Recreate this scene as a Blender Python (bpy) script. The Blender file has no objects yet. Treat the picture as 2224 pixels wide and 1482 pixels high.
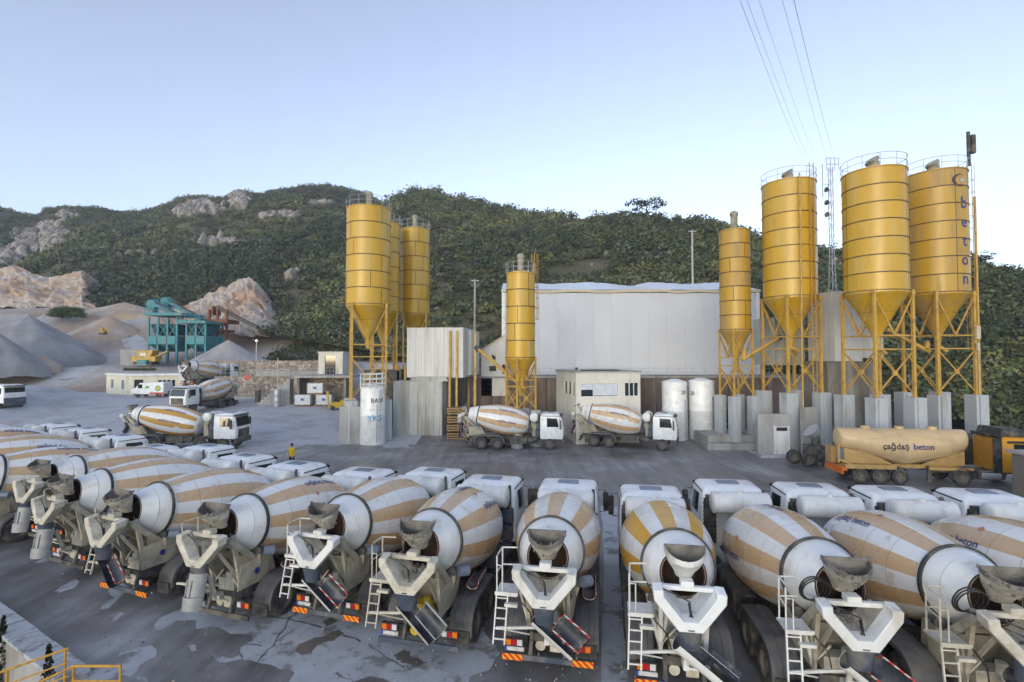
import bpy, bmesh, math, random
import numpy as np
from mathutils import Vector, Matrix
R = math.radians
random.seed(7); RNG = np.random.default_rng(11)
sc = bpy.context.scene
COL = sc.collection
# ------------------------------------------------------------------ camera
HC = 8.0; F = 1100.0; PITCH = math.atan(34.0/F)
cam = bpy.data.cameras.new('camera'); co = bpy.data.objects.new('camera', cam); COL.objects.link(co)
cam.sensor_width = 36.0; cam.lens = 36.0*F/2224.0; cam.clip_start = 0.1; cam.clip_end = 6000
co.location = (0, 0, HC); co.rotation_euler = (R(90)+PITCH, 0, 0)
sc.camera = co
# ------------------------------------------------------------------ sky, sun, exposure
SUN_AZ, SUN_EL = R(202), R(12)
w = bpy.data.worlds.new('World'); sc.world = w; w.use_nodes = True
nt = w.node_tree; nt.nodes.clear()
sky = nt.nodes.new('ShaderNodeTexSky'); sky.sky_type = 'NISHITA'; sky.sun_disc = False
sky.sun_elevation = SUN_EL; sky.sun_rotation = SUN_AZ; sky.altitude = 100
sky.air_density = 1.0; sky.dust_density = 0.7; sky.ozone_density = 2.0
bg = nt.nodes.new('ShaderNodeBackground'); bg.inputs[1].default_value = 0.13
wo = nt.nodes.new('ShaderNodeOutputWorld')
hs = nt.nodes.new('ShaderNodeHueSaturation'); hs.inputs['Saturation'].default_value = 0.68; hs.inputs['Hue'].default_value = 0.513
nt.links.new(sky.outputs[0], hs.inputs['Color']); nt.links.new(hs.outputs[0], bg.inputs[0]); nt.links.new(bg.outputs[0], wo.inputs[0])
sl = bpy.data.lights.new('sun', 'SUN'); so = bpy.data.objects.new('sun', sl); COL.objects.link(so)
sl.energy = 0.08; sl.angle = R(40); sl.color = (1.0, 0.95, 0.9)
sd = Vector((math.sin(SUN_AZ)*math.cos(SUN_EL), math.cos(SUN_AZ)*math.cos(SUN_EL), math.sin(SUN_EL)))
so.rotation_euler = sd.to_track_quat('Z', 'Y').to_euler(); so.location = sd*50
sc.view_settings.view_transform = 'Standard'; sc.view_settings.look = 'None'
sc.view_settings.gamma = 1; sc.view_settings.use_curve_mapping = False
sc.view_settings.exposure = 1.48
sc.render.engine = 'CYCLES'
sc.cycles.use_denoising = True
sc.cycles.max_bounces = 5; sc.cycles.diffuse_bounces = 3; sc.cycles.glossy_bounces = 3
sc.cycles.transmission_bounces = 3; sc.cycles.caustics_reflective = False; sc.cycles.caustics_refractive = False

# ------------------------------------------------------------------ pixel -> place helpers
def ray(u, v):
    a, b = (u-1112)/F, (741-v)/F
    return Vector((a, math.cos(PITCH)-math.sin(PITCH)*b, math.sin(PITCH)+math.cos(PITCH)*b))
def at(u, v, Y):
    d = ray(u, v); return Vector((0, 0, HC)) + d*(Y/d.y)
def gz(u, v, z=0.0):
    d = ray(u, v); return Vector((0, 0, HC)) + d*((z-HC)/d.z)

# ------------------------------------------------------------------ materials
def M(name, col, rough=.5, metal=0., var=.12, vs=2., dirt=None, da=.4, ds=1.2, soft=.12, streak=1., bump=0., bs=30., spec=.5, emit=None):
    m = bpy.data.materials.new(name); m.use_nodes = True
    t = m.node_tree; n = t.nodes; L = t.links.new
    b = n['Principled BSDF']; b.inputs['Metallic'].default_value = metal
    b.inputs['Roughness'].default_value = rough; b.inputs['Specular IOR Level'].default_value = spec
    tc = n.new('ShaderNodeTexCoord'); oi = n.new('ShaderNodeObjectInfo')
    ml = n.new('ShaderNodeMath'); ml.operation = 'MULTIPLY'; ml.inputs[1].default_value = 43.
    L(oi.outputs['Random'], ml.inputs[0])
    ad = n.new('ShaderNodeVectorMath'); ad.operation = 'ADD'; L(tc.outputs['Object'], ad.inputs[0]); L(ml.outputs[0], ad.inputs[1])
    mp = n.new('ShaderNodeMapping'); mp.inputs['Scale'].default_value = (1, 1, streak); L(ad.outputs[0], mp.inputs[0])
    def noise(s, d=4, r=.55, src=mp):
        q = n.new('ShaderNodeTexNoise'); q.inputs['Scale'].default_value = s; q.inputs['Detail'].default_value = d
        q.inputs['Roughness'].default_value = r; L(src.outputs[0], q.inputs['Vector']); return q
    q = noise(vs)
    mr = n.new('ShaderNodeMapRange'); mr.inputs[1].default_value = .25; mr.inputs[2].default_value = .75
    mr.inputs[3].default_value = 1-var; mr.inputs[4].default_value = 1+var; L(q.outputs[0], mr.inputs[0])
    vm = n.new('ShaderNodeVectorMath'); vm.operation = 'SCALE'; vm.inputs[0].default_value = col[:3]; L(mr.outputs[0], vm.inputs['Scale'])
    out = vm.outputs[0]
    if dirt:
        q2 = noise(ds, 7, .65)
        r2 = n.new('ShaderNodeMapRange'); r2.inputs[1].default_value = .72-.5*da-soft; r2.inputs[2].default_value = .72-.5*da+soft
        r2.inputs[3].default_value = 1; r2.inputs[4].default_value = 0
        r2.interpolation_type = 'SMOOTHSTEP'; r2.inputs[3].default_value = 0; r2.inputs[4].default_value = .9
        L(q2.outputs[0], r2.inputs[0])
        mx = n.new('ShaderNodeMix'); mx.data_type = 'RGBA'; L(r2.outputs[0], mx.inputs[0]); L(out, mx.inputs[6])
        mx.inputs[7].default_value = (*dirt[:3], 1); out = mx.outputs[2]
        rr = n.new('ShaderNodeMapRange'); rr.inputs[3].default_value = rough; rr.inputs[4].default_value = min(1, rough+.35)
        L(r2.outputs[0], rr.inputs[0]); L(rr.outputs[0], b.inputs['Roughness'])
    L(out, b.inputs['Base Color'])
    if bump:
        q3 = noise(bs, 5, .6, ad); bp = n.new('ShaderNodeBump'); bp.inputs['Strength'].default_value = bump
        bp.inputs['Distance'].default_value = .05; L(q3.outputs[0], bp.inputs['Height']); L(bp.outputs[0], b.inputs['Normal'])
    if emit:
        b.inputs['Emission Color'].default_value = (*emit[0], 1); b.inputs['Emission Strength'].default_value = emit[1]
    return m
GREY_CRUST = (.23, .215, .195)
mat = {}
def D(k, *a, **kw): mat[k] = M(k, *a, **kw)
D('white', (.70, .70, .68), .38, dirt=(.47, .43, .36), da=.25, ds=1.6, streak=.35)
D('white_clean', (.78, .79, .79), .3, dirt=(.5, .47, .4), da=.12, ds=1.2)
D('white_dirty', (.62, .585, .50), .6, dirt=(.38, .34, .265), da=.42, ds=3.2, soft=.2)
D('drum_white', (.74, .745, .74), .22, var=.05, dirt=(.5, .46, .38), da=.21, ds=2.0)
D('drum_tan', (.57, .385, .22), .25, var=.07, dirt=(.5, .43, .32), da=.21, ds=2.0)
D('drum_gold', (.62, .34, .045), .33, var=.07, dirt=(.6, .42, .2), da=.25, ds=.8, soft=.03)
D('drum_ochre', (.52, .28, .06), .38, var=.07, dirt=(.45, .36, .2), da=.2)
D('seam', (.16, .14, .11), .6)
D('black', (.02, .02, .022), .5, var=.2, dirt=(.16, .145, .12), da=.3, ds=2)
D('rubber', (.035, .034, .035), .75, var=.2, dirt=(.12, .108, .095), da=.35, ds=2.5)
D('fender', (.075, .077, .085), .55, var=.15, dirt=(.15, .142, .135), da=.38, ds=1.4)
D('chassis', (.042, .042, .045), .6, var=.2, dirt=(.17, .15, .12), da=.42, ds=2.2)
D('rim', (.13, .125, .12), .55, var=.2, dirt=(.17, .15, .125), da=.5, ds=3)
D('crust', GREY_CRUST, .95, var=.3, vs=6, dirt=(.1, .09, .08), da=.4, ds=3, bump=.9, bs=9)
D('hopper', (.52, .49, .42), .7, var=.15, dirt=(.27, .25, .215), da=.55, ds=2.2, bump=.4, bs=12)
D('hopper_clean', (.72, .72, .70), .5, dirt=(.36, .33, .28), da=.3, ds=2.5)
D('rust', (.06, .032, .02), .9, var=.4, vs=5)
D('beige', (.46, .42, .33), .55, dirt=(.26, .23, .18), da=.4, ds=2.4, soft=.2)
D('flap', (.032, .036, .05), .45, var=.2, dirt=(.22, .21, .2), da=.3, ds=2)
D('greychute', (.27, .275, .285), .5, metal=.2, dirt=(.42, .41, .39), da=.4, ds=3)
D('glass', (.015, .022, .026), .06, var=0, spec=.8)
D('hatch', (.16, .20, .27), .35)
D('bluegrey', (.05, .065, .10), .5, dirt=(.2, .19, .17), da=.3)
D('red_lens', (.35, .012, .02), .2); D('orange_lens', (.7, .17, .01), .2); D('clear_lens', (.6, .6, .6), .15)
D('plate', (.6, .6, .62), .4, dirt=(.3, .28, .24), da=.35, ds=8); D('plate_blue', (.02, .07, .35), .4)
D('text_blue', (.03, .04, .20), .5); D('text_dark', (.035, .032, .04), .5); D('red_mark', (.5, .06, .03), .5); D('faded_red', (.52, .2, .12), .5); D('sticker', (.6, .64, .72), .4)
D('yellow_item', (.62, .42, .02), .5, dirt=(.3, .22, .08), da=.3, ds=5)
D('gold', (.57, .335, .018), .27, var=.10, vs=.8, dirt=(.56, .41, .13), da=.27, ds=.9, streak=.1)
D('gold_old', (.52, .305, .022), .33, var=.12, vs=.8, dirt=(.34, .23, .1), da=.35, ds=.8, streak=.12)
D('gold_frame', (.54, .33, .06), .45, var=.12, dirt=(.33, .19, .07), da=.3, ds=1.5)
D('hoop', (.13, .08, .03), .6, var=.2)
D('galv', (.42, .44, .46), .45, metal=.3, var=.15)
D('vent', (.36, .34, .28), .6, dirt=(.22, .2, .16), da=.4)
D('concrete', (.36, .355, .345), .85, var=.12, vs=.9, dirt=(.23, .21, .185), da=.3, ds=.8, streak=.3, bump=.25, bs=10)
D('concrete_pillar', (.44, .47, .50), .8, var=.10, vs=.9, dirt=(.28, .265, .235), da=.22, ds=.9, streak=.2, bump=.2, bs=8)
D('concrete_stain', (.30, .275, .24), .9, var=.25, vs=.7, dirt=(.13, .115, .095), da=.45, ds=.6, streak=.18, bump=.3, bs=7)
D('brownwall', (.235, .185, .15), .9, var=.25, vs=1.5, dirt=(.12, .09, .07), da=.42, ds=1.2, streak=.12, bump=.3, bs=6)
D('cladding', (.60, .60, .59), .5, var=.06, vs=1.2, dirt=(.42, .38, .32), da=.28, ds=.7, streak=.12)
D('cladding_grey', (.46, .47, .45), .55, var=.1, dirt=(.27, .25, .21), da=.38, ds=.8, streak=.15)
D('hangar', (.60, .62, .66), .4, var=.03, vs=.2, dirt=(.52, .54, .58), da=.3, ds=.15, soft=.25)
D('hangar_roof', (.74, .76, .80), .35, var=.05)
D('trim_beige', (.55, .47, .34), .5); D('trim_white', (.72, .73, .75), .4, dirt=(.5, .48, .44), da=.2)
D('render_white', (.68, .66, .60), .7, var=.05, dirt=(.48, .44, .37), da=.25, ds=.6, streak=.3)
D('prefab', (.66, .62, .50), .6, var=.05, dirt=(.45, .41, .32), da=.25, ds=.7, streak=.3)
D('dark_gap', (.02, .02, .02), .8)
D('teal', (.012, .23, .27), .5, var=.2, dirt=(.2, .25, .25), da=.32, ds=.7)
D('teal_dark', (.01, .10, .13), .6, var=.2)
D('ruststeel', (.22, .085, .04), .8, var=.35, vs=1.2)
D('stone', (.33, .27, .215), .95, var=.2)
D('asphalt', (.12, .108, .098), .6)
D('slurry', (.42, .44, .47), .55, var=.16, vs=1.6, dirt=(.2, .19, .18), da=.28, ds=1.3, soft=.06, bump=.15, bs=8)
D('pale_ground', (.46, .475, .505), .75, var=.14, vs=.35, dirt=(.30, .295, .295), da=.38, ds=.35, soft=.15, bump=.2, bs=4)
D('puddle', (.15, .135, .125), .4, var=.2, vs=2)
D('dirt', (.25, .19, .145), .95, var=.25, vs=.5, dirt=(.13, .10, .075), da=.35, ds=.7, bump=.5, bs=3)
D('gravel_grey', (.33, .325, .335), .95, var=.12, vs=.3, dirt=(.25, .24, .24), da=.4, ds=.25, streak=.4, bump=.5, bs=3)
D('gravel_brown', (.36, .27, .205), .95, var=.2, vs=.3, dirt=(.42, .37, .33), da=.4, ds=.2, streak=.4, bump=.5, bs=3)
D('tank_tan', (.60, .435, .24), .35, var=.05, dirt=(.42, .32, .2), da=.25, ds=.8, streak=.4)
D('tank_yellow', (.46, .29, .10), .45, dirt=(.33, .22, .1), da=.3)
D('cab_yellow', (.62, .28, .012), .35, dirt=(.3, .2, .08), da=.15)
D('rail_yellow', (.55, .28, .02), .5, dirt=(.3, .18, .06), da=.3, ds=6)
D('skin', (.42, .25, .17), .6); D('hair', (.015, .012, .011), .6)
D('jacket', (.60, .40, .015), .7, var=.2, vs=8); D('trousers', (.03, .035, .05), .8)
D('tote', (.62, .66, .72), .35, var=.1); D('wood', (.32, .2, .1), .8)
D('green_logo', (.08, .38, .06), .5); D('yellow_logo', (.65, .55, .03), .5)
D('blue_text', (.03, .3, .6), .5); D('pink_text', (.55, .25, .28), .5)
D('wire', (.30, .36, .48), .6); D('pole', (.45, .43, .40), .8)
D('bark', (.09, .065, .045), .95, var=.3, vs=4); D('dumpbody', (.42, .37, .31), .7, dirt=(.28, .24, .19), da=.4)
D('truck_blue', (.12, .2, .33), .4)
def stripe_mat(name, c1, c2, k, ax='XZ'):
    m = bpy.data.materials.new(name); m.use_nodes = True; t = m.node_tree; n = t.nodes; L = t.links.new
    b = n['Principled BSDF']; b.inputs['Roughness'].default_value = .4
    tc = n.new('ShaderNodeTexCoord'); sp = n.new('ShaderNodeSeparateXYZ'); L(tc.outputs['Object'], sp.inputs[0])
    a = n.new('ShaderNodeMath'); a.operation = 'ADD'; L(sp.outputs[ax[0]], a.inputs[0]); L(sp.outputs[ax[1]], a.inputs[1])
    s = n.new('ShaderNodeMath'); s.operation = 'MULTIPLY'; s.inputs[1].default_value = k; L(a.outputs[0], s.inputs[0])
    f = n.new('ShaderNodeMath'); f.operation = 'FRACT'; L(s.outputs[0], f.inputs[0])
    g = n.new('ShaderNodeMath'); g.operation = 'GREATER_THAN'; g.inputs[1].default_value = .5; L(f.outputs[0], g.inputs[0])
    mx = n.new('ShaderNodeMix'); mx.data_type = 'RGBA'; L(g.outputs[0], mx.inputs[0])
    mx.inputs[6].default_value = (*c1, 1); mx.inputs[7].default_value = (*c2, 1); L(mx.outputs[2], b.inputs['Base Color'])
    mat[name] = m
stripe_mat('hazard', (.75, .38, .02), (.62, .03, .01), 6.0)
stripe_mat('tape', (.55, .5, .48), (.55, .05, .03), 7.0, 'YZ')
# stone masonry: voronoi cells with recessed joints
def masonry():
    m = mat['stone']; t = m.node_tree; n = t.nodes; L = t.links.new; b = n['Principled BSDF']
    tc = n.new('ShaderNodeTexCoord')
    v = n.new('ShaderNodeTexVoronoi'); v.inputs['Scale'].default_value = 2.2; L(tc.outputs['Object'], v.inputs['Vector'])
    e = n.new('ShaderNodeTexVoronoi'); e.feature = 'DISTANCE_TO_EDGE'; e.inputs['Scale'].default_value = 2.2; L(tc.outputs['Object'], e.inputs['Vector'])
    cr = n.new('ShaderNodeValToRGB'); cr.color_ramp.elements[0].color = (.24, .185, .14, 1); cr.color_ramp.elements[1].color = (.48, .42, .36, 1)
    hs = n.new('ShaderNodeSeparateColor'); L(v.outputs['Color'], hs.inputs[0]); L(hs.outputs[0], cr.inputs[0])
    mr = n.new('ShaderNodeMapRange'); mr.inputs[1].default_value = 0; mr.inputs[2].default_value = .06; L(e.outputs['Distance'], mr.inputs[0])
    mx = n.new('ShaderNodeMix'); mx.data_type = 'RGBA'; mx.inputs[6].default_value = (.16, .13, .10, 1); L(mr.outputs[0], mx.inputs[0]); L(cr.outputs[0], mx.inputs[7])
    L(mx.outputs[2], b.inputs['Base Color'])
    bp = n.new('ShaderNodeBump'); bp.inputs['Strength'].default_value = .8; bp.inputs['Distance'].default_value = .1
    L(mr.outputs[0], bp.inputs['Height']); L(bp.outputs[0], b.inputs['Normal'])
masonry()
# yard surface: worn dark concrete / asphalt with damp patches
def yardmat():
    m = mat['asphalt']; t = m.node_tree; n = t.nodes; L = t.links.new; b = n['Principled BSDF']
    tc = n.new('ShaderNodeTexCoord')
    def nz(s, d=6, r=.6, sx=1, sy=1):
        mp = n.new('ShaderNodeMapping'); mp.inputs['Scale'].default_value = (sx, sy, 1); mp.inputs['Rotation'].default_value = (0, 0, R(-14)); L(tc.outputs['Object'], mp.inputs[0])
        q = n.new('ShaderNodeTexNoise'); q.inputs['Scale'].default_value = s; q.inputs['Detail'].default_value = d; q.inputs['Roughness'].default_value = r
        L(mp.outputs[0], q.inputs['Vector']); return q
    a = nz(.22, 7, .62); c = nz(1.3, 7, .68, 1, .16); g = nz(45, 3)
    r1 = n.new('ShaderNodeValToRGB'); e = r1.color_ramp.elements
    e[0].position = .34; e[0].color = (.115, .11, .107, 1); e[1].position = .66; e[1].color = (.33, .33, .335, 1)
    x = e.new(.5); x.color = (.20, .192, .188, 1)
    L(a.outputs[0], r1.inputs[0])
    mr = n.new('ShaderNodeMapRange'); mr.inputs[1].default_value = .3; mr.inputs[2].default_value = .7; mr.inputs[3].default_value = .6; mr.inputs[4].default_value = 1.35; L(c.outputs[0], mr.inputs[0])
    vm = n.new('ShaderNodeVectorMath'); vm.operation = 'SCALE'; L(r1.outputs[0], vm.inputs[0]); L(mr.outputs[0], vm.inputs['Scale'])
    mg = n.new('ShaderNodeMapRange'); mg.inputs[3].default_value = .75; mg.inputs[4].default_value = 1.25; L(g.outputs[0], mg.inputs[0])
    v2 = n.new('ShaderNodeVectorMath'); v2.operation = 'SCALE'; L(vm.outputs[0], v2.inputs[0]); L(mg.outputs[0], v2.inputs['Scale'])
    L(v2.outputs[0], b.inputs['Base Color'])
    rr = n.new('ShaderNodeMapRange'); rr.inputs[1].default_value = .35; rr.inputs[2].default_value = .62; rr.inputs[3].default_value = .28; rr.inputs[4].default_value = .65; L(a.outputs[0], rr.inputs[0]); L(rr.outputs[0], b.inputs['Roughness'])
    bp = n.new('ShaderNodeBump'); bp.inputs['Strength'].default_value = .35; bp.inputs['Distance'].default_value = .02; L(g.outputs[0], bp.inputs['Height']); L(bp.outputs[0], b.inputs['Normal'])
yardmat()
def attr_mat(name, rough=.85, trans=0.):
    m = bpy.data.materials.new(name); m.use_nodes = True; t = m.node_tree; n = t.nodes; b = n['Principled BSDF']
    a = n.new('ShaderNodeAttribute'); a.attribute_name = 'tint'; t.links.new(a.outputs['Color'], b.inputs['Base Color'])
    b.inputs['Roughness'].default_value = rough; b.inputs['Specular IOR Level'].default_value = .2
    mat[name] = m
attr_mat('leaf'); attr_mat('rock_tint', .95)
def ramp_ground(name, cols, scale, detail=8, stretch=(1, 1, 1), bump=.6, bs=.8):
    m = bpy.data.materials.new(name); m.use_nodes = True; t = m.node_tree; n = t.nodes; L = t.links.new; b = n['Principled BSDF']; b.inputs['Roughness'].default_value = .95
    b.inputs['Specular IOR Level'].default_value = .15
    tc = n.new('ShaderNodeTexCoord'); mp = n.new('ShaderNodeMapping'); mp.inputs['Scale'].default_value = stretch; L(tc.outputs['Object'], mp.inputs[0])
    q = n.new('ShaderNodeTexNoise'); q.inputs['Scale'].default_value = scale; q.inputs['Detail'].default_value = detail; q.inputs['Roughness'].default_value = .65; L(mp.outputs[0], q.inputs['Vector'])
    r = n.new('ShaderNodeValToRGB'); e = r.color_ramp.elements
    e[0].position, e[0].color = cols[0][0], (*cols[0][1], 1); e[1].position, e[1].color = cols[-1][0], (*cols[-1][1], 1)
    for p, c in cols[1:-1]:
        x = e.new(p); x.color = (*c, 1)
    L(q.outputs[0], r.inputs[0]); L(r.outputs[0], b.inputs['Base Color'])
    q2 = n.new('ShaderNodeTexNoise'); q2.inputs['Scale'].default_value = bs; q2.inputs['Detail'].default_value = 6; L(tc.outputs['Object'], q2.inputs['Vector'])
    bp = n.new('ShaderNodeBump'); bp.inputs['Strength'].default_value = bump; bp.inputs['Distance'].default_value = 1.0; L(q2.outputs[0], bp.inputs['Height']); L(bp.outputs[0], b.inputs['Normal'])
    mat[name] = m
ramp_ground('hill_soil', [(.3, (.075, .08, .045)), (.5, (.11, .105, .065)), (.64, (.17, .15, .105)), (.78, (.32, .29, .25))], .06)
ramp_ground('quarry_rock', [(.3, (.36, .24, .17)), (.42, (.47, .34, .255)), (.52, (.50, .455, .42)), (.62, (.42, .30, .225)), (.75, (.55, .51, .48))], .09, 8, (1, 1, .35), 1.0, .5)
ramp_ground('quarry_floor', [(.32, (.27, .19, .135)), (.5, (.36, .30, .255)), (.62, (.43, .42, .42)), (.75, (.36, .28, .22))], .05, 8, (1, .5, 1), .4, .6)

# ------------------------------------------------------------------ mesh builder
class MB:
    def __init__(s): s.v = []; s.f = []; s.m = []
    def add(s, vs, fs, mi=0):
        o = len(s.v); s.v += [tuple(x) for x in vs]
        for k, f in enumerate(fs):
            s.f.append([o+i for i in f]); s.m.append(mi[k] if isinstance(mi, (list, tuple)) else mi)
        return s
    def box(s, c, d, mi=0, rot=None, taper=1.0):
        x, y, z = [q/2 for q in d]; k = taper
        vs = [Vector(q) for q in ((-x, -y, -z), (x, -y, -z), (x, y, -z), (-x, y, -z), (-x*k, -y*k, z), (x*k, -y*k, z), (x*k, y*k, z), (-x*k, y*k, z))]
        if rot is not None: vs = [rot @ q for q in vs]
        c = Vector(c)
        return s.add([q+c for q in vs], [(0, 3, 2, 1), (4, 5, 6, 7), (0, 1, 5, 4), (1, 2, 6, 5), (2, 3, 7, 6), (3, 0, 4, 7)], mi)
    def b2(s, a, b, mi=0):
        return s.box([(a[i]+b[i])/2 for i in range(3)], [abs(b[i]-a[i]) for i in range(3)], mi)
    def frame(s, d, up=(0, 0, 1)):
        d = Vector(d).normalized(); u = Vector(up)
        if abs(d.dot(u)) > .98: u = Vector((0, 1, 0))
        x = d.cross(u).normalized(); return d, x, x.cross(d).normalized()
    def bar(s, p, q, w=.05, h=None, mi=0, up=(0, 0, 1)):
        h = h or w; p = Vector(p); q = Vector(q); d, x, y = s.frame(q-p, up)
        vs = [p+x*a*w/2+y*b*h/2 for a, b in ((-1, -1), (1, -1), (1, 1), (-1, 1))] + [q+x*a*w/2+y*b*h/2 for a, b in ((-1, -1), (1, -1), (1, 1), (-1, 1))]
        return s.add(vs, [(0, 3, 2, 1), (4, 5, 6, 7), (0, 1, 5, 4), (1, 2, 6, 5), (2, 3, 7, 6), (3, 0, 4, 7)], mi)
    def tube(s, p, q, r, r2=None, n=10, mi=0, caps=True):
        r2 = r if r2 is None else r2; p = Vector(p); q = Vector(q); d, x, y = s.frame(q-p)
        vs = []; fs = []
        for c, rr in ((p, r), (q, r2)):
            vs += [c+x*math.cos(2*math.pi*i/n)*rr+y*math.sin(2*math.pi*i/n)*rr for i in range(n)]
        fs = [(i, (i+1) % n, n+(i+1) % n, n+i) for i in range(n)]
        if caps: fs += [tuple(range(n))[::-1], tuple(range(n, 2*n))]
        return s.add(vs, fs, mi)
    def pipe(s, pts, r, n=6, mi=0, closed=False):
        pts = [Vector(p) for p in pts]; N = len(pts); vs = []; fs = []
        for i, p in enumerate(pts):
            a = pts[(i-1) % N] if (i or closed) else p; b = pts[(i+1) % N] if (i < N-1 or closed) else p
            d, x, y = s.frame(b-a)
            vs += [p+x*math.cos(2*math.pi*k/n)*r+y*math.sin(2*math.pi*k/n)*r for k in range(n)]
        for i in range(N if closed else N-1):
            j = (i+1) % N
            fs += [(i*n+k, i*n+(k+1) % n, j*n+(k+1) % n, j*n+k) for k in range(n)]
        if not closed: fs += [tuple(range(n))[::-1], tuple(range((N-1)*n, N*n))]
        return s.add(vs, fs, mi)
    def loft(s, loops, mi=0, cap=(1, 1), closed=True):
        n = len(loops[0]); vs = [p for l in loops for p in l]; fs = []; ms = []
        for i in range(len(loops)-1):
            for k in range(n if closed else n-1):
                fs.append((i*n+k, i*n+(k+1) % n, (i+1)*n+(k+1) % n, (i+1)*n+k)); ms.append(mi(i, k) if callable(mi) else mi)
        b = mi(0, 0) if callable(mi) else mi
        if cap[0]: fs.append(tuple(range(n))[::-1]); ms.append(b)
        if cap[1]: fs.append(tuple(range((len(loops)-1)*n, len(loops)*n))); ms.append(mi(len(loops)-2, 0) if callable(mi) else mi)
        return s.add(vs, fs, ms)
    def lathe(s, prof, n=32, axis='Z', mi=0, cap=(0, 0), angs=None):
        angs = angs or [2*math.pi*i/n for i in range(n)]
        L = []
        for (t, r) in prof:
            if axis == 'Z': L.append([(r*math.cos(a), r*math.sin(a), t) for a in angs])
            elif axis == 'Y': L.append([(r*math.sin(a), t, r*math.cos(a)) for a in angs])
            else: L.append([(t, r*math.cos(a), r*math.sin(a)) for a in angs])
        return s.loft(L, mi, cap)
    def prism(s, poly, axis, a, b, mi=0):
        def pt(p, t):
            return {'X': (t, p[0], p[1]), 'Y': (p[0], t, p[1]), 'Z': (p[0], p[1], t)}[axis]
        return s.loft([[pt(p, a) for p in poly], [pt(p, b) for p in poly]], mi)
    def trough(s, p, q, r, openv, th=.02, n=9, mi=(0, 1), span=200):
        # half pipe from p to q, open toward openv
        p = Vector(p); q = Vector(q); d = (q-p).normalized(); o = Vector(openv); o = (o-d*o.dot(d)).normalized(); x = d.cross(o)
        L = []
        for c in (p, q):
            out = [c - o*math.cos(a)*r + x*math.sin(a)*r for a in [R(span)*(k/(n-1)-.5) for k in range(n)]]
            inn = [c - o*math.cos(a)*(r-th) + x*math.sin(a)*(r-th) for a in [R(span)*(k/(n-1)-.5) for k in range(n)]]
            L.append(out+inn[::-1])
        return s.loft(L, lambda i, k: mi[0] if k < n-1 or k == 2*n-1 else mi[1], (1, 1))
    def mesh(s, name, mats, smooth=35, bev=0.):
        me = bpy.data.meshes.new(name); me.from_pydata(s.v, [], s.f)
        for q in mats: me.materials.append(mat[q] if isinstance(q, str) else q)
        me.polygons.foreach_set('material_index', s.m)
        b = bmesh.new(); b.from_mesh(me); bmesh.ops.recalc_face_normals(b, faces=b.faces)
        if bev:
            ed = [e for e in b.edges if len(e.link_faces) == 2 and e.calc_face_angle(0) > R(50)]
            bmesh.ops.bevel(b, geom=ed, offset=bev, segments=1, affect='EDGES', clamp_overlap=True)
        b.to_mesh(me); b.free()
        if smooth:
            me.polygons.foreach_set('use_smooth', [True]*len(me.polygons)); me.set_sharp_from_angle(angle=R(smooth))
        me.update(); return me
CACHE = {}
def mesh(key, fn, mats, smooth=35, bev=0.):
    k = (key, tuple(mats))
    if k not in CACHE:
        b = MB(); fn(b); CACHE[k] = b.mesh(key, mats, smooth, bev)
    return CACHE[k]
def ob(name, me, parent=None, loc=None, rz=None, M4=None):
    o = bpy.data.objects.new(name, me); COL.objects.link(o)
    if parent: o.parent = parent
    if M4 is not None: o.matrix_basis = M4
    else:
        if loc is not None: o.location = loc
        if rz is not None: o.rotation_euler = (0, 0, rz)
    return o
def part(name, parent, key, fn, mats, smooth=35, bev=0., loc=None, rz=None, M4=None):
    return ob(name, mesh(key, fn, mats, smooth, bev), parent, loc, rz, M4)
def one(name, fn, mats, parent=None, smooth=35, bev=0., loc=None, rz=None):
    b = MB(); fn(b); return ob(name, b.mesh(name, mats, smooth, bev), parent, loc, rz)
def tag(o, label=None, cat=None, group=None, kind=None):
    if label: o['label'] = label
    if cat: o['category'] = cat
    if group: o['group'] = group
    if kind: o['kind'] = kind
    return o
def thing(name, label, cat, loc=(0, 0, 0), rz=0., group=None):
    o = bpy.data.objects.new(name, None); COL.objects.link(o); o.location = loc; o.rotation_euler = (0, 0, rz); o.empty_display_size = .3
    return tag(o, label, cat, group)
def text_geo(txt, size=1., bold=.0):
    c = bpy.data.curves.new('lettering', 'FONT'); c.body = txt; c.size = size; c.align_x = 'CENTER'; c.align_y = 'CENTER'; c.offset = bold; c.resolution_u = 3
    o = bpy.data.objects.new('lettering_tmp', c); COL.objects.link(o)
    dg = bpy.context.evaluated_depsgraph_get(); me = bpy.data.meshes.new_from_object(o.evaluated_get(dg))
    vs = [tuple(v.co) for v in me.vertices]; fs = [tuple(p.vertices) for p in me.polygons]
    bpy.data.objects.remove(o); bpy.data.curves.remove(c); bpy.data.meshes.remove(me)
    return vs, fs
# ================================================================== TERRAIN
def sm(a, b, x):
    t = np.clip((np.asarray(x, float)-a)/(b-a), 0, 1); return t*t*(3-2*t)
def vnoise(x, y, seed=0):
    x = np.asarray(x, float); y = np.asarray(y, float); xi = np.floor(x).astype(np.int64); yi = np.floor(y).astype(np.int64); fx = x-xi; fy = y-yi
    def h(a, b):
        q = (a*374761393 + b*668265263 + seed*982451653) & 0x7fffffff; q = ((q ^ (q >> 13))*1274126177) & 0x7fffffff
        return ((q ^ (q >> 16)) & 0xffff)/65535.
    u = fx*fx*(3-2*fx); v = fy*fy*(3-2*fy)
    return (h(xi, yi)*(1-u)+h(xi+1, yi)*u)*(1-v)+(h(xi, yi+1)*(1-u)+h(xi+1, yi+1)*u)*v
def fbm(x, y, seed=0, o=4):
    a = 0; s = .5
    for k in range(o):
        a = a+s*vnoise(np.asarray(x)*2**k, np.asarray(y)*2**k, seed+k); s *= .5
    return a/(1-.5**o)
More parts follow.
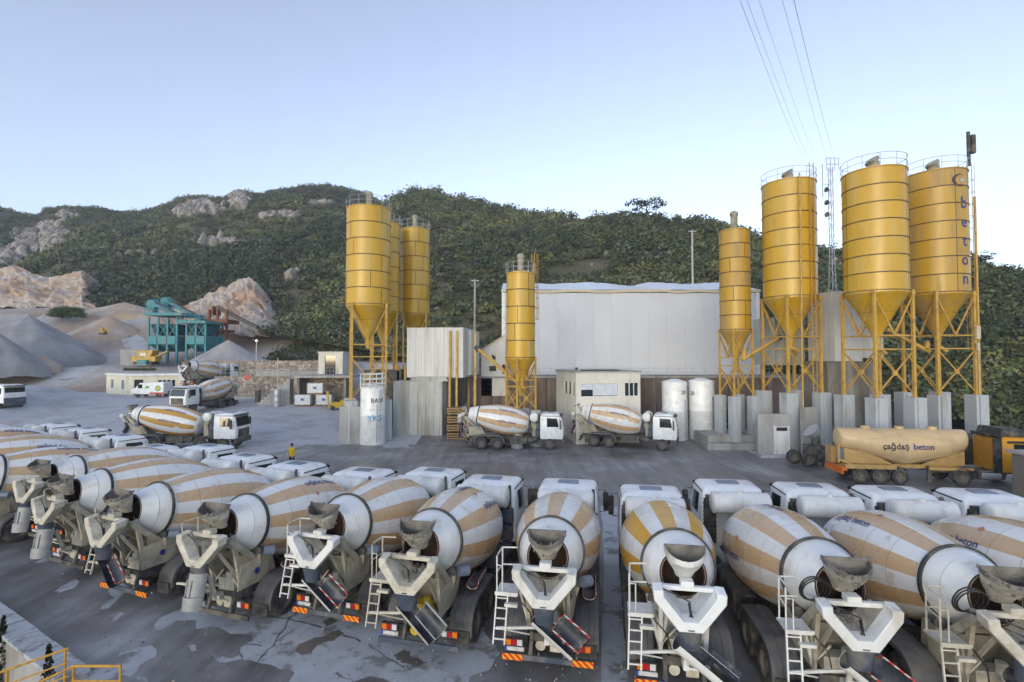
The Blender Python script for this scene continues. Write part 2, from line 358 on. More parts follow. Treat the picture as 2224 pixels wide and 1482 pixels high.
def Hraw(x, y):
    x = np.asarray(x, float); y = np.asarray(y, float)
    h = np.clip((y-47)*.09, 0, 2.15)
    h = h + 2.2*sm(-55, -66, x)*sm(46, 58, y)*(1-sm(68, 78, y))               # mound at the far side of the ramp
    wl = sm(-47, -42, x)*(1-sm(-19, -16, x))                                   # behind the stone wall
    h = h + wl*(sm(71.2, 72.2, y)*2.9 + sm(76.5, 77.5, y)*1.9)
    lf = 1-sm(-47, -42, x)
    h = h + lf*(sm(86, 100, y)*3.6)
    back = sm(-19, -16, x)*(1-sm(-6, -4, x))
    h = h + back*sm(66, 69, y)*4.2
    rt = sm(-6, -4, x)
    h = h + rt*sm(57.6, 58.6, y)*(5.9-np.clip((y-47)*.09, 0, 2.15))
    h = h + (1-sm(-22, -8, x))*sm(102, 152, y)*17.0
    return h
def H(x, y): return float(Hraw(x, y)) if y > 46 else 0.0
def grid_obj(name, xs, ys, hf, mname, kind='structure', label=None, skip=None):
    X, Y = np.meshgrid(xs, ys); Z = hf(X, Y); nx, ny = len(xs), len(ys)
    vs = np.stack([X, Y, Z], -1).reshape(-1, 3)
    fs = [(j*nx+i, j*nx+i+1, (j+1)*nx+i+1, (j+1)*nx+i) for j in range(ny-1) for i in range(nx-1) if not (skip and skip(xs[i], ys[j]))]
    me = bpy.data.meshes.new(name); me.from_pydata(vs.tolist(), [], fs); me.materials.append(mat[mname])
    me.polygons.foreach_set('use_smooth', [True]*len(me.polygons)); me.update()
    return tag(ob(name, me), label, None, None, kind)
one('ground', lambda b: b.add([(-2500, -1500, -4.5), (2500, -1500, -4.5), (2500, 3500, -4.5), (-2500, 3500, -4.5)], [(0, 1, 2, 3)]), ['dirt'])['kind'] = 'structure'
WE = Vector((-10.6, 12.9, 0)); WD = Vector((-6.5, 3.9, 0)).normalized()
def on_wall(t): return WE+WD*t
WF = on_wall(70)
yard = one('yard', lambda b: b.add([(-9.6, -20, 0), (75, -20, 0), (75, 46.4, 0), (-66, 46.4, 0), tuple(WE+WD*63), tuple(WE), (-9.6, 11.2, 0)], [tuple(range(7))]), ['asphalt'])
tag(yard, 'dark worn concrete yard under the parked trucks', kind='structure')
def wd_(x, y): return -((x+10.6)*.514+(y-12.9)*.857)
lower = grid_obj('lower_ground', np.linspace(-80, -9.4, 90), np.linspace(-20, 48, 80), lambda x, y: -2.7+1.5*sm(3.4, .5, wd_(x, y))*sm(11, 15, y)+.35*fbm(x*.5, y*.5, 3), 'dirt', skip=lambda x, y: wd_(x, y) < -1.5)
xs = np.concatenate([np.linspace(-170, -70, 45), np.linspace(-68, 36, 110), np.linspace(38, 110, 26)])
ys = np.concatenate([np.linspace(46.4, 82, 74), np.linspace(83.5, 165, 50)])
def Hs(x, y): return Hraw(x, y)+.12*(fbm(x*.3, y*.3, 5)-.5)*sm(47, 52, y)+sm(84, 95, y)*(1-sm(-47, -42, x))*1.6*(fbm(x*.08, y*.08, 9)-.5)
slope = tag(grid_obj('yard_slope', xs, ys[ys < 84.2], Hs, 'pale_ground', skip=lambda x, y: x > -9.5), 'pale dusty ground rising from the yard', kind='structure')
tag(grid_obj('yard_rear', xs, ys[ys < 84.2], Hs, 'asphalt', skip=lambda x, y: x <= -9.5), 'dark ground under the plant and silos', kind='structure')
qf = tag(grid_obj('quarry_ground', xs, np.concatenate([[ys[ys < 84.2][-1]], ys[ys > 84.2]]), Hs, 'quarry_floor'), 'brown and grey quarry ground behind the huts', kind='structure')
# sheets on the yard: pale slurry, stains, puddles (children of the yard)
def sheet(px, m, z, parent=yard, name='slurry_patch', jitter=.06, sub=3, seed=1):
    rnd = random.Random(seed); P = [gz(u, v, 0) for u, v in px]; out = []
    for i, p in enumerate(P):
        q = P[(i+1) % len(P)]; L = (q-p).length
        for k in range(sub):
            t = k/sub; r = p.lerp(q, t); j = jitter*min(1.2, L)
            out.append((r.x+rnd.uniform(-j, j), r.y+rnd.uniform(-j, j)*1.3, z))
    return one(name, lambda b: b.add(out, [tuple(range(len(out)))]), [m], parent)
sheet([(335, 1350), (400, 1318), (470, 1290), (560, 1265), (680, 1265), (800, 1290), (900, 1330), (985, 1330), (1030, 1350), (1060, 1385), (1085, 1420), (1060, 1455), (1020, 1470), (1010, 1520), (610, 1520), (630, 1478), (640, 1462), (600, 1450), (570, 1440), (530, 1432), (522, 1408), (548, 1392), (545, 1378), (500, 1376), (475, 1362), (430, 1366), (425, 1350), (385, 1348), (345, 1370)], 'slurry', .004, seed=2)
sheet([(240, 1442), (262, 1420), (300, 1406), (330, 1403), (342, 1412), (335, 1428), (308, 1442), (298, 1458), (280, 1474), (262, 1466), (230, 1478), (180, 1490), (150, 1478), (190, 1462), (215, 1452)], 'slurry', .004, seed=3)
sheet([(120, 1285), (140, 1270), (165, 1258), (172, 1265), (160, 1278), (128, 1288)], 'slurry', .004, seed=4)
sheet([(232, 1285), (250, 1265), (290, 1278), (262, 1296), (235, 1322), (215, 1324), (228, 1308), (252, 1297)], 'slurry', .004, seed=5)
sheet([(240, 1352), (262, 1330), (270, 1333), (255, 1346)], 'slurry', .004, seed=6)
sheet([(78, 1222), (108, 1204), (118, 1212), (100, 1222)], 'slurry', .004, seed=7)
sheet([(455, 1414), (470, 1422), (500, 1432), (520, 1424), (528, 1432), (490, 1440), (470, 1438)], 'slurry', .004, seed=8)
sheet([(410, 1402), (425, 1400), (428, 1412), (414, 1416)], 'slurry', .004, seed=9)
sheet([(265, 1488), (300, 1470), (325, 1472), (320, 1520), (262, 1520)], 'slurry', .004, seed=19)
sheet([(640, 1412), (650, 1398), (700, 1382), (735, 1368), (745, 1376), (725, 1392), (690, 1400), (676, 1420), (655, 1424)], 'puddle', .008, name='puddle', seed=10)
sheet([(855, 1424), (880, 1412), (898, 1427), (925, 1440), (905, 1450), (872, 1438)], 'puddle', .008, name='puddle', sub=6, jitter=.1, seed=11)
sheet([(700, 1350), (720, 1342), (735, 1350), (712, 1362)], 'puddle', .008, name='puddle', seed=12)
sheet([(770, 1482), (800, 1470), (850, 1480), (850, 1520), (765, 1520)], 'puddle', .008, name='puddle', seed=14)
sheet([(1306, 1100), (1350, 1100), (1352, 1180), (1356, 1320), (1362, 1500), (1306, 1500), (1308, 1320), (1312, 1180)], 'slurry', .004, jitter=.03, seed=13)
sheet([(-200, 990), (60, 985), (180, 975), (270, 990), (340, 1002), (430, 988), (520, 1000), (600, 985), (660, 968), (720, 955), (790, 962), (850, 975), (900, 962), (905, 944), (870, 938), (500, 935), (-200, 935)], 'pale_ground', .006, name='slurry_patch', jitter=.03, sub=5, seed=15)
sheet([(672, 948), (720, 940), (860, 955), (900, 975), (720, 962)], 'slurry', .010, name='slurry_patch', seed=17)
sheet([(1605, 972), (1640, 962), (1662, 985), (1650, 992)], 'slurry', .006, name='slurry_patch', seed=18)
def crack(pts, wd=.035):
    P = [gz(u, v, 0) for u, v in pts]; L = []; rr = random.Random(int(pts[0][0]))
    for i in range(len(P)-1):
        for k in range(5):
            p = P[i].lerp(P[i+1], k/5); d = (P[i+1]-P[i]).normalized(); n = Vector((-d.y, d.x, 0)); j = rr.uniform(-.05, .05); w2 = wd*rr.uniform(.3, 1.2)
            L.append(([p+n*(j-w2)+Vector((0, 0, .0115)), p+n*(j+w2)+Vector((0, 0, .0115))]))
    vs = [q for l in L for q in l]
    one('crack', lambda b: b.add(vs, [(2*i, 2*i+1, 2*i+3, 2*i+2) for i in range(len(L)-1)]), ['puddle'], yard)
crack([(560, 1440), (590, 1405), (632, 1342), (650, 1330)]); crack([(570, 1335), (640, 1348), (720, 1372), (800, 1400)]); crack([(800, 1400), (860, 1440), (900, 1460)], .02); crack([(530, 1402), (580, 1402)], .02)
crack([(725, 1462), (760, 1478), (790, 1500)], .02); crack([(600, 1395), (650, 1362)], .015)
# kerb wall with pale coping, bottom left
kw = thing('retaining_wall', 'low concrete retaining wall with pale coping stones at the yard edge', 'wall')
def kwf(b):
    n = Vector((-WD.y, WD.x, 0)); 
    if n.y > 0: n = -n
    a, c = WE, on_wall(62)
    L = []
    for p in (a, c):
        L.append([p+Vector((0, 0, .10)), p+n*.5+Vector((0, 0, .10)), p+n*.62+Vector((0, 0, -4.4)), p+Vector((0, 0, -4.4))])
    b.loft(L)
one('wall_body', kwf, ['concrete'], kw)
def cope(i):
    n = Vector((-WD.y, WD.x, 0)); n = -n if n.y > 0 else n
    t0 = i*1.15+.0; a = on_wall(t0+.012); c = on_wall(t0+1.14); z0, z1 = .10, .20+.012*math.sin(i*2.3)
    L = [[p+n*(-.06)+Vector((0, 0, z0)), p+n*.58+Vector((0, 0, z0)), p+n*.58+Vector((0, 0, z1)), p+n*(-.06)+Vector((0, 0, z1))] for p in (a, c)]
    one('coping_stone', lambda b: b.loft(L), ['slurry'], kw)
for i in range(16): cope(i)
# ---- hills
def skyline(pts, u):
    P = np.array(pts, float); return np.interp(u, P[:, 0], P[:, 1])
SKA = [(-500, 470), (-200, 450), (-60, 452), (0, 462), (25, 470), (50, 479), (82, 482), (90, 469), (130, 461), (200, 459), (258, 468), (300, 464), (340, 456), (380, 438), (420, 432), (470, 438), (493, 427), (512, 418), (535, 421), (560, 427), (620, 417), (690, 411), (740, 416), (790, 429), (830, 446), (880, 470), (950, 500), (1050, 540)]
SKB = [(560, 660), (650, 600), (720, 545), (780, 490), (830, 447), (862, 428), (905, 413), (960, 423), (1020, 440), (1100, 455), (1160, 468), (1250, 474), (1300, 479), (1350, 474), (1400, 470), (1450, 478), (1500, 483), (1560, 494), (1600, 504), (1640, 519), (1700, 536), (1780, 552), (1850, 562), (1950, 566), (2050, 570), (2110, 578), (2160, 594), (2224, 612), (2400, 650), (2800, 690)]
class Hill:
    def __init__(s, name, us, sky, ridgeY, footY, footZ, seed, nv=60, amp=1., prof=1.0):
        s.us = np.array(us, float); s.seed = seed; s.nv = nv; s.prof = prof; s.amp = amp
        v = skyline(sky, s.us); s.RY = np.interp(s.us, *np.array(ridgeY, float).T); s.FY = np.interp(s.us, *np.array(footY, float).T); s.FZ = np.interp(s.us, *np.array(footZ, float).T)
        s.RZ = np.array([at(u, q, Y).z for u, q, Y in zip(s.us, v, s.RY)])
        tv = np.concatenate([np.linspace(0, 1, nv), np.array([1.06, 1.2, 1.5])])
        U, T = np.meshgrid(s.us, tv); P = s.pos(U, T)
        nx = len(s.us); vs = P.reshape(-1, 3); fs = [(j*nx+i, j*nx+i+1, (j+1)*nx+i+1, (j+1)*nx+i) for j in range(len(tv)-1) for i in range(nx-1)]
        me = bpy.data.meshes.new(name); me.from_pydata(vs.tolist(), [], fs); me.materials.append(mat['hill_soil'])
        me.polygons.foreach_set('use_smooth', [True]*len(me.polygons)); me.update(); s.ob = tag(ob(name, me), kind='structure')
    def pos(s, U, T):
        RY = np.interp(U, s.us, s.RY); FY = np.interp(U, s.us, s.FY); FZ = np.interp(U, s.us, s.FZ); RZ = np.interp(U, s.us, s.RZ)
        Y = FY+(RY-FY)*T; Tc = np.minimum(T, 1); over = np.maximum(T-1, 0)
        k = 1-(1-Tc)**s.prof
        X = (U-1112)/F*Y/math.cos(PITCH)
        n = (fbm(X*.025, Y*.025, s.seed)-.5)*26*s.amp + (fbm(X*.09, Y*.09, s.seed+7)-.5)*8*s.amp
        Z = FZ+(RZ-FZ)*k + n*np.sin(np.pi*np.clip(Tc, 0, 1))*.8 - over*(RZ-FZ)*.9
        return np.stack([X, Y, Z], -1)
hillA = Hill('hills', np.linspace(-480, 1040, 150), SKA, [(-500, 300), (0, 320), (500, 330), (800, 340), (1050, 330)], [(-500, 148), (60, 150), (300, 150), (560, 130), (1050, 120)], [(-500, 20), (60, 22), (300, 21), (560, 18), (1050, 12)], 3, 70, 1.0, 1.15)
hillB = Hill('hills', np.linspace(570, 2780, 190), SKB, [(570, 190), (905, 235), (1100, 205), (1400, 150), (1640, 118), (1800, 104), (2110, 86), (2300, 80), (2800, 70)], [(570, 118), (905, 92), (1100, 84), (1400, 78), (1640, 68), (1800, 58), (2110, 50), (2300, 44), (2800, 30)], [(570, 13), (905, 7.5), (1100, 6.2), (1400, 6), (1640, 5.8), (1800, 4.5), (2110, 1.2), (2300, .2), (2800, -.5)], 8, 60, .42, 1.0)
# ---- quarry faces and heaps
def quarry(top, bot, Yt, Yb, seed, label):
    us = np.linspace(top[0][0], top[-1][0], 90); vt = skyline(top, us); vb = skyline(bot, us); nv = 26; vs = []
    ph = RNG.random(3)*9
    for j in range(nv):
        t = j/(nv-1)
        for u, a, b2 in zip(us, vt, vb):
            p = at(u, a, Yt); q = at(u, b2, Yb); r = q.lerp(p, t)
            r += Vector((0, -1, .25))*float((fbm(u*.03+ph[0], t*5, seed)-.5)*9*math.sin(math.pi*min(1, t*1.02))+ (fbm(u*.12, t*16, seed+3)-.5)*3.2)
            vs.append(tuple(r))
    nx = len(us)
    back = [tuple(Vector(vs[(nv-1)*nx+i])+Vector((0, 14, -6))) for i in range(nx)]
    vs += back
    fs = [(j*nx+i, j*nx+i+1, (j+1)*nx+i+1, (j+1)*nx+i) for j in range(nv) for i in range(nx-1)]
    o = one('quarry_cliff', lambda b: b.add(vs, fs), ['quarry_rock'], smooth=20)
    tag(o, label, 'cliff', None, 'structure')
quarry([(-300, 600), (-60, 588), (0, 584), (22, 577), (45, 581), (75, 596), (110, 604), (140, 596), (178, 586), (186, 594), (172, 618), (195, 632), (212, 650)], [(-300, 672), (0, 668), (100, 668), (212, 672)], 158, 146, 31, 'orange and white streaked quarry face below the rocky hill')
quarry([(360, 682), (400, 665), (450, 640), (500, 618), (538, 601), (556, 612), (585, 650), (610, 690)], [(360, 705), (400, 715), (540, 730), (610, 730)], 134, 118, 41, 'pale orange quarry face behind the teal screening plant')
def heap(px, base_v, Y, peak_v, wpx, m, seed, label, name='gravel_heap', depth=.8, ridge=0.0, cat='heap'):
    c = at(px, base_v, Y); top = at(px, peak_v, Y).z; hgt = top-c.z; w = wpx/F*Y/2; n = 72
    vs = []; nr = 22
    for j in range(nr+1):
        t = j/nr
        for i in range(n):
            a = 2*math.pi*i/n; rr = t*(1+.16*(float(fbm(math.cos(a)*2+9, math.sin(a)*2+9, seed))-.5))
            z = hgt*(1-t)**1.05*(1-.06*math.sin(t*math.pi))+hgt*.16*(float(fbm(math.cos(a)*t*2.2+20, math.sin(a)*t*2.2+20, seed+2))-.5)*min(1, t*2.5)+hgt*.05*(float(fbm(a*5, t*1.2, seed+5))-.5)*min(1, t*3)-hgt*.05*math.exp(-(t*7)**2)-1.5*(t > .99)
            vs.append((c.x+math.cos(a)*rr*w+ridge*w*.4*(1-t)*(1 if math.cos(a) > 0 else -1), c.y+math.sin(a)*rr*w*depth, c.z+z))
    fs = [(j*n+i, j*n+(i+1) % n, (j+1)*n+(i+1) % n, (j+1)*n+i) for j in range(nr) for i in range(n)]
    o = one(name, lambda b: b.add(vs, fs), [m], smooth=50); tag(o, label, cat, 'heaps in the quarry')
heap(30, 790, 108, 676, 400, 'gravel_grey', 3, 'tallest grey gravel heap at the edge of the picture', ridge=.35)
heap(-30, 800, 92, 708, 250, 'gravel_grey', 6, 'grey gravel heap in front of the tallest heap', ridge=.2)
heap(235, 735, 128, 684, 200, 'gravel_brown', 13, 'brown streaked spoil mound above the quarry road', depth=.6)
heap(270, 690, 142, 655, 260, 'gravel_brown', 16, 'orange brown spoil bank under the forested slope', depth=.5)
heap(92, 795, 96, 768, 80, 'gravel_brown', 21, 'small brown heap at the foot of the grey gravel', depth=.7)
heap(495, 792, 98, 735, 200, 'gravel_grey', 24, 'grey gravel heap at the foot of the teal plant', depth=.6)
heap(120, 712, 134, 668, 150, 'gravel_grey', 27, 'pale grey heap with a green bush on its crest', depth=.6)
# quarry road strips on the slope
def road(pts, wd, name='quarry_road'):
    P = [at(u, v, Y) for u, v, Y in pts]; Q = [P[i].lerp(P[i+1], k/5) for i in range(len(P)-1) for k in range(5)]+[P[-1]]; L = []; m = 5
    for i, p in enumerate(Q):
        d = (Q[min(i+1, len(Q)-1)]-Q[max(i-1, 0)]).normalized(); n = Vector((-d.y, d.x, 0)).normalized()*wd/2
        for k in range(m):
            q = p+n*(k/(m-1)*2-1)*(1+.15*math.sin(i*1.7)); L.append((q.x, q.y, float(Hs(q.x, q.y))+(.14 if 0 < k < m-1 else -.1)))
    tag(one(name, lambda b: b.add(L, [(i*m+k, i*m+k+1, (i+1)*m+k+1, (i+1)*m+k) for i in range(len(Q)-1) for k in range(m-1)]), ['pale_ground']), kind='structure')
road([(185, 670, 140), (225, 682, 134), (275, 702, 126), (318, 722, 116), (340, 745, 108)], 4.5)
road([(320, 738, 112), (250, 752, 106), (200, 775, 99), (150, 792, 93)], 5)

# ---- vegetation: leaf-cluster shrubs merged into one object per hillside
def scatter(name, specs, leaf_n, label):
    """specs: arrays pos(n,3), size(n), tint(n,3); every shrub = leaf_n small leaf faces through a squashed crown"""
    pos, size, tint = specs; n = len(pos); k = leaf_n
    k = leaf_n*2
    d = RNG.normal(size=(n, k, 3)); d /= np.linalg.norm(d, axis=-1, keepdims=True); d[..., 2] = np.abs(d[..., 2])*.95-.12
    rad = RNG.random((n, k, 1))**.45
    lump = 1+.3*np.sin(d[..., :1]*5+RNG.random((n, 1, 1))*6)*np.cos(d[..., 1:2]*4+RNG.random((n, 1, 1))*6)
    zs = .65+.6*RNG.random((n, 1, 1))**1.5; shp = np.concatenate([np.ones((n, 1, 2)), zs], -1)
    c = pos[:, None]+d*rad*lump*size[:, None, None]*shp
    nrm = d*np.array([1, 1, 1.1])+RNG.normal(size=(n, k, 3))*.42; nrm /= np.linalg.norm(nrm, axis=-1, keepdims=True)
    a = np.cross(nrm, RNG.normal(size=(n, k, 3))); a /= np.linalg.norm(a, axis=-1, keepdims=True); b = np.cross(nrm, a)
    s = size[:, None, None]*(.07+.14*RNG.random((n, k, 1)))*(60/k)**.5
    q = np.stack([c-a*s-b*s*.7, c+a*s*.9-b*s*.5, c+b*s*1.15], 2).reshape(-1, 3)
    nf = n*k; me = bpy.data.meshes.new(name)
    me.vertices.add(nf*3); me.vertices.foreach_set('co', q.astype(np.float32).ravel())
    me.loops.add(nf*3); me.loops.foreach_set('vertex_index', np.arange(nf*3, dtype=np.int32))
    me.polygons.add(nf); me.polygons.foreach_set('loop_start', np.arange(0, nf*3, 3, dtype=np.int32)); me.polygons.foreach_set('loop_total', np.full(nf, 3, np.int32))
    me.update(calc_edges=True)
    t = np.repeat(tint[:, None], k, 1)*(.75+.5*RNG.random((n, k, 1))); t = np.concatenate([t, np.ones((n, k, 1))], -1)
    ca = me.color_attributes.new('tint', 'FLOAT_COLOR', 'POINT'); ca.data.foreach_set('color', np.repeat(t.reshape(-1, 4), 3, 0).astype(np.float32).ravel())
    me.materials.append(mat['leaf']); return tag(ob(name, me), label, None, None, 'stuff')
PAL = np.array([(.046, .060, .034), (.040, .055, .036), (.060, .073, .035), (.080, .085, .036), (.070, .084, .064), (.084, .085, .050), (.034, .047, .032), (.056, .070, .050)])*np.array([1.68, 1.64, 1.42])
def tints(n, w=None, P=None):
    i = RNG.choice(len(PAL), n, p=w); t = PAL[i]*(.7+.6*RNG.random((n, 1)))
    if P is not None:
        g = sm(.38, .66, fbm(P[:, 0]*.022, P[:, 1]*.022, 131))[:, None]; t = t*(.82+.4*g)+g*np.array([[.018, .014, .0]])
    return t
def rockzone(u, v):
    z = np.zeros_like(u)
    for (cu, cv, ru, rv) in ((430, 458, 75, 24), (520, 440, 28, 26), (90, 520, 85, 45), (30, 560, 60, 35), (600, 470, 60, 12), (640, 600, 40, 10), (150, 470, 45, 9), (700, 445, 40, 6), (480, 530, 90, 14), (300, 555, 60, 6)):
        z = np.maximum(z, np.exp(-((u-cu)/ru)**2-((v-cv)/rv)**2))
    return z
def proj(P):
    x, y, z = P[..., 0], P[..., 1], P[..., 2]-HC
    f = y*math.cos(PITCH)+z*math.sin(PITCH); b = -y*math.sin(PITCH)+z*math.cos(PITCH)
    return 1112+F*x/f, 741-F*b/f
def hill_points(hill, n, u0, u1, tpow=1., tmin=0., tmax=1.0):
    U = u0+(u1-u0)*RNG.random(n); T = tmin+(tmax-tmin)*RNG.random(n)**tpow
    P = hill.pos(U, T); return P
PA = np.concatenate([hill_points(hillA, 13500, -150, 960, .8), hill_points(hillA, 1500, -150, 620, 1., 0, .35)]); u, v = proj(PA); rz = rockzone(u, v)
gap = fbm(PA[:, 0]*.03, PA[:, 1]*.03, 77)
keep = (rz < .38+.35*RNG.random(len(rz))) & (gap > .24+.1*RNG.random(len(rz)))
PA = PA[keep]; sz = .9+2.5*RNG.random(len(PA))**2.2; far = (v[keep] > 520) & (v[keep] < 690); sz = np.where(far, sz*1.2, sz)
scatter('forest', (PA+np.array([0, 0, .3])*sz[:, None], sz, tints(len(PA), [.2, .2, .1, .06, .12, .06, .2, .06], PA)), 34, 'dense dark scrub and pines covering the rocky far hill')
PB = np.concatenate([hill_points(hillB, 11500, 600, 2330, .9), hill_points(hillB, 2200, 572, 830, 1.0)]); gap = fbm(PB[:, 0]*.05, PB[:, 1]*.05, 55); PB = PB[gap > .26+.06*RNG.random(len(gap))]
q_ = np.stack([-52+40*RNG.random(900), 104+48*RNG.random(900)], -1); q_ = q_[q_[:, 0] > -52+.0*q_[:, 1]]
PB = np.concatenate([PB, np.stack([q_[:, 0], q_[:, 1], Hs(q_[:, 0], q_[:, 1])], -1)])
sz = .7+2.0*RNG.random(len(PB))**2.2; dist = PB[:, 1]; sz *= np.interp(dist, [50, 120, 230], [.8, 1.05, 1.5])
scatter('forest', (PB+np.array([0, 0, .3])*sz[:, None], sz, tints(len(PB), None, PB)*1.05), 40, 'mixed green scrub covering the nearer hillside behind the plant')
PC = hill_points(hillB, 2400, 1990, 2420, .8); sz = .7+1.1*RNG.random(len(PC))
scatter('undergrowth', (PC+np.array([0, 0, .25])*sz[:, None], sz, tints(len(PC), [.2, .2, .1, .06, .14, .04, .2, .06])*.85), 130, 'dense green thicket on the bank behind the tanker tractor')
# ---- boulders
def boulders(name, P, size, label, base):
    ico = bmesh.new(); bmesh.ops.create_icosphere(ico, subdivisions=1, radius=1); iv = np.array([q.co[:] for q in ico.verts]); fi = np.array([[q.index for q in f.verts] for f in ico.faces]); ico.free()
    n = len(P); sc3 = size[:, None, None]*(.6+.8*RNG.random((n, 1, 3)))*np.array([1, 1, 1.35]); jit = 1+.35*(RNG.random((n, len(iv), 1))-.5)
    V = (P[:, None]+iv[None]*sc3*jit).reshape(-1, 3); Fc = (fi[None]+np.arange(n)[:, None, None]*len(iv)).reshape(-1, 3)
    me = bpy.data.meshes.new(name); me.from_pydata(V.tolist(), [], Fc.tolist())
    t = np.array(base)*(.5+.8*RNG.random((n, 1)))+RNG.random((n, 1))*np.array([.04, .02, .0]); t = np.concatenate([np.repeat(t, len(iv), 0), np.ones((n*len(iv), 1))], -1)
    ca = me.color_attributes.new('tint', 'FLOAT_COLOR', 'POINT'); ca.data.foreach_set('color', t.astype(np.float32).ravel())
    me.materials.append(mat['rock_tint']); return tag(ob(name, me), label, None, None, 'stuff')
PR = hill_points(hillA, 34000, -120, 860, .7); u, v = proj(PR); rz = rockzone(u, v)*(.35+.9*fbm(PR[:, 0]*.07, PR[:, 2]*.12, 91)); PR = PR[rz > .40+.28*RNG.random(len(rz))]
boulders('rock_outcrop', PR, .5+1.7*RNG.random(len(PR))**2.2, 'pale limestone outcrops breaking through the far hill', (.30, .285, .265))
PR2 = hill_points(hillB, 500, 700, 2330, 1.2); gap = fbm(PR2[:, 0]*.06, PR2[:, 1]*.06, 13); PR2 = PR2[gap > .58]
boulders('rock_outcrop', PR2, .3+.8*RNG.random(len(PR2)), 'small pale rocks among the nearer scrub', (.27, .24, .20))
# ---- single trees on the skyline
def tree(u, v, Y, hgt, wid, label, seed, flat=.35, n=60, lean=0., name='pine_tree', tint=(.034, .046, .024)):
    rnd = np.random.default_rng(seed); base = at(u, v, Y); t = thing(name, label, 'tree', base, 0, 'trees standing out on the skyline')
    top = Vector((lean*hgt, 0, hgt*.72))
    def tr(b):
        b.pipe([(0, 0, -1), (lean*hgt*.3, 0, hgt*.35), tuple(top)], hgt*.03, 6)
        for k in range(7):
            a = k*2.4; e = Vector((math.cos(a)*wid*.38, math.sin(a)*wid*.3, hgt*(.62+.1*(k % 3)))); p = Vector((lean*hgt*.3, 0, hgt*(.35+.05*k))); b.tube(p, e+Vector((lean*hgt*.6, 0, 0)), hgt*.014, hgt*.006, 5)
    part('trunk', t, 'trunk%d' % seed, tr, ['bark'])
    nc = 12; cs = []
    for k in range(nc):
        a = rnd.random()*6.28; r = rnd.random()**.5; cs.append((math.cos(a)*r*wid*.5+lean*hgt*.7, math.sin(a)*r*wid*.4, hgt*(.95-.42*flat*2*r+.12*rnd.standard_normal())))
    q = []; cl = []
    for c in cs:
        rr = wid*(.11+.08*rnd.random())
        for i in range(n):
            d = rnd.standard_normal(3); d /= np.linalg.norm(d); p = np.array(c)+d*rnd.random()**.4*rr*np.array([1.25, 1.1, .55]); a = rnd.standard_normal(3); a /= np.linalg.norm(a); b2 = np.cross(a, d); s = wid*.022*(.6+rnd.random())
            q += [p-a*s, p+b2*s, p+a*s, p-b2*s]; cl += [np.array([*tint, 1])*(.7+.7*rnd.random())]*4
    me = bpy.data.meshes.new('crown'); me.from_pydata([tuple(x) for x in q], [], [(4*i, 4*i+1, 4*i+2, 4*i+3) for i in range(len(q)//4)])
    ca = me.color_attributes.new('tint', 'FLOAT_COLOR', 'POINT'); ca.data.foreach_set('color', np.array(cl, np.float32).ravel()); me.materials.append(mat['leaf'])
    ob('crown', me, t)
tree(1402, 474, 149, 6.2, 10.5, 'flat topped lone pine standing on the ridge line', 1, .4, 70, .12)
tree(1560, 500, 126, 2.4, 4.5, 'small pine on the ridge beside the slender silo', 2, .4)
tree(2128, 592, 84, 3.4, 3.6, 'dark pine on the crest just beside the lettered silo', 3, .5, 60, .2)
tree(2155, 604, 82, 2.0, 5.2, 'low spreading pine on the crest above the tractor cab', 4, .4)
tree(1722, 540, 112, 1.8, 3.0, 'small bushy pine on the ridge between two silos', 5, .5)
tree(1612, 512, 122, 2.0, 3.2, 'stunted pine just past the slender silo roof', 6, .5)
# bush on the pale heap
bp = np.array([at(110+70*RNG.random(), 672+18*RNG.random(), 131-4*RNG.random())[:] for _ in range(60)]); bs_ = .8+.9*RNG.random(60)
scatter('undergrowth', (bp, bs_, np.tile(np.array([[.055, .085, .022]]), (60, 1))), 50, 'bright green bushes on the crest of the pale heap')
gp = np.array([at(270+65*RNG.random(), 803+2*RNG.random(), 92)[:] for _ in range(40)])
scatter('undergrowth', (gp, .35+.3*RNG.random(40), np.tile(np.array([[.06, .08, .03]]), (40, 1))), 40, 'strip of green weeds along the terrace edge above the prefab hut')

# grit and mortar crumbs on the yard
gr_ = np.array([gz(60+1500*RNG.random(), 1215+330*RNG.random()**.8, .012)[:] for _ in range(900)]); gr_ = gr_[[wd_(p[0], p[1]) < -.8 for p in gr_]]
boulders('rubble', gr_, .008+.028*RNG.random(len(gr_))**3, 'mortar crumbs and grit scattered over the yard', (.26, .25, .24))
# ================================================================== CONCRETE MIXER TRUCKS
T_AX = R(10); MOUTH = Vector((0, .12, 2.96))
DRUM = [(-.02, .49), (0, .54), (.04, .56), (.42, .70), (.435, .712), (.45, .708), (.76, .845), (.92, .87), (1.62, 1.07), (1.63, 1.072), (2.35, 1.225), (2.36, 1.226), (2.95, 1.285), (3.7, 1.285), (3.71, 1.284), (4.3, 1.19), (4.85, 1.03), (4.86, 1.026), (5.2, .84), (5.34, .64), (5.38, .4), (5.38, .05)]
SEAMS = {4, 8, 10, 13, 16}
SH = -.68
def drum_r(s):
    return float(np.interp(s, [p[0] for p in DRUM], [p[1] for p in DRUM]))
def drum_fn(b):
    n = 64
    def mi(i, k):
        s0 = (DRUM[i][0]+DRUM[i+1][0])/2
        if i in SEAMS: return 2
        if s0 < .9 or s0 > 5.15: return 0
        return 1 if (k//4) % 2 else 0
    b.lathe(DRUM, n, 'Y', mi, (0, 1))
def on_drum(u, v, s, off=.012, ang0=0., flip=1):
    # u along the axis, v round the drum
    ss = s+u; r = drum_r(ss)+off; a = ang0+flip*v/r
    return (r*math.sin(a), ss, r*math.cos(a))
TXT = text_geo('çağdaş beton', .30, .004)
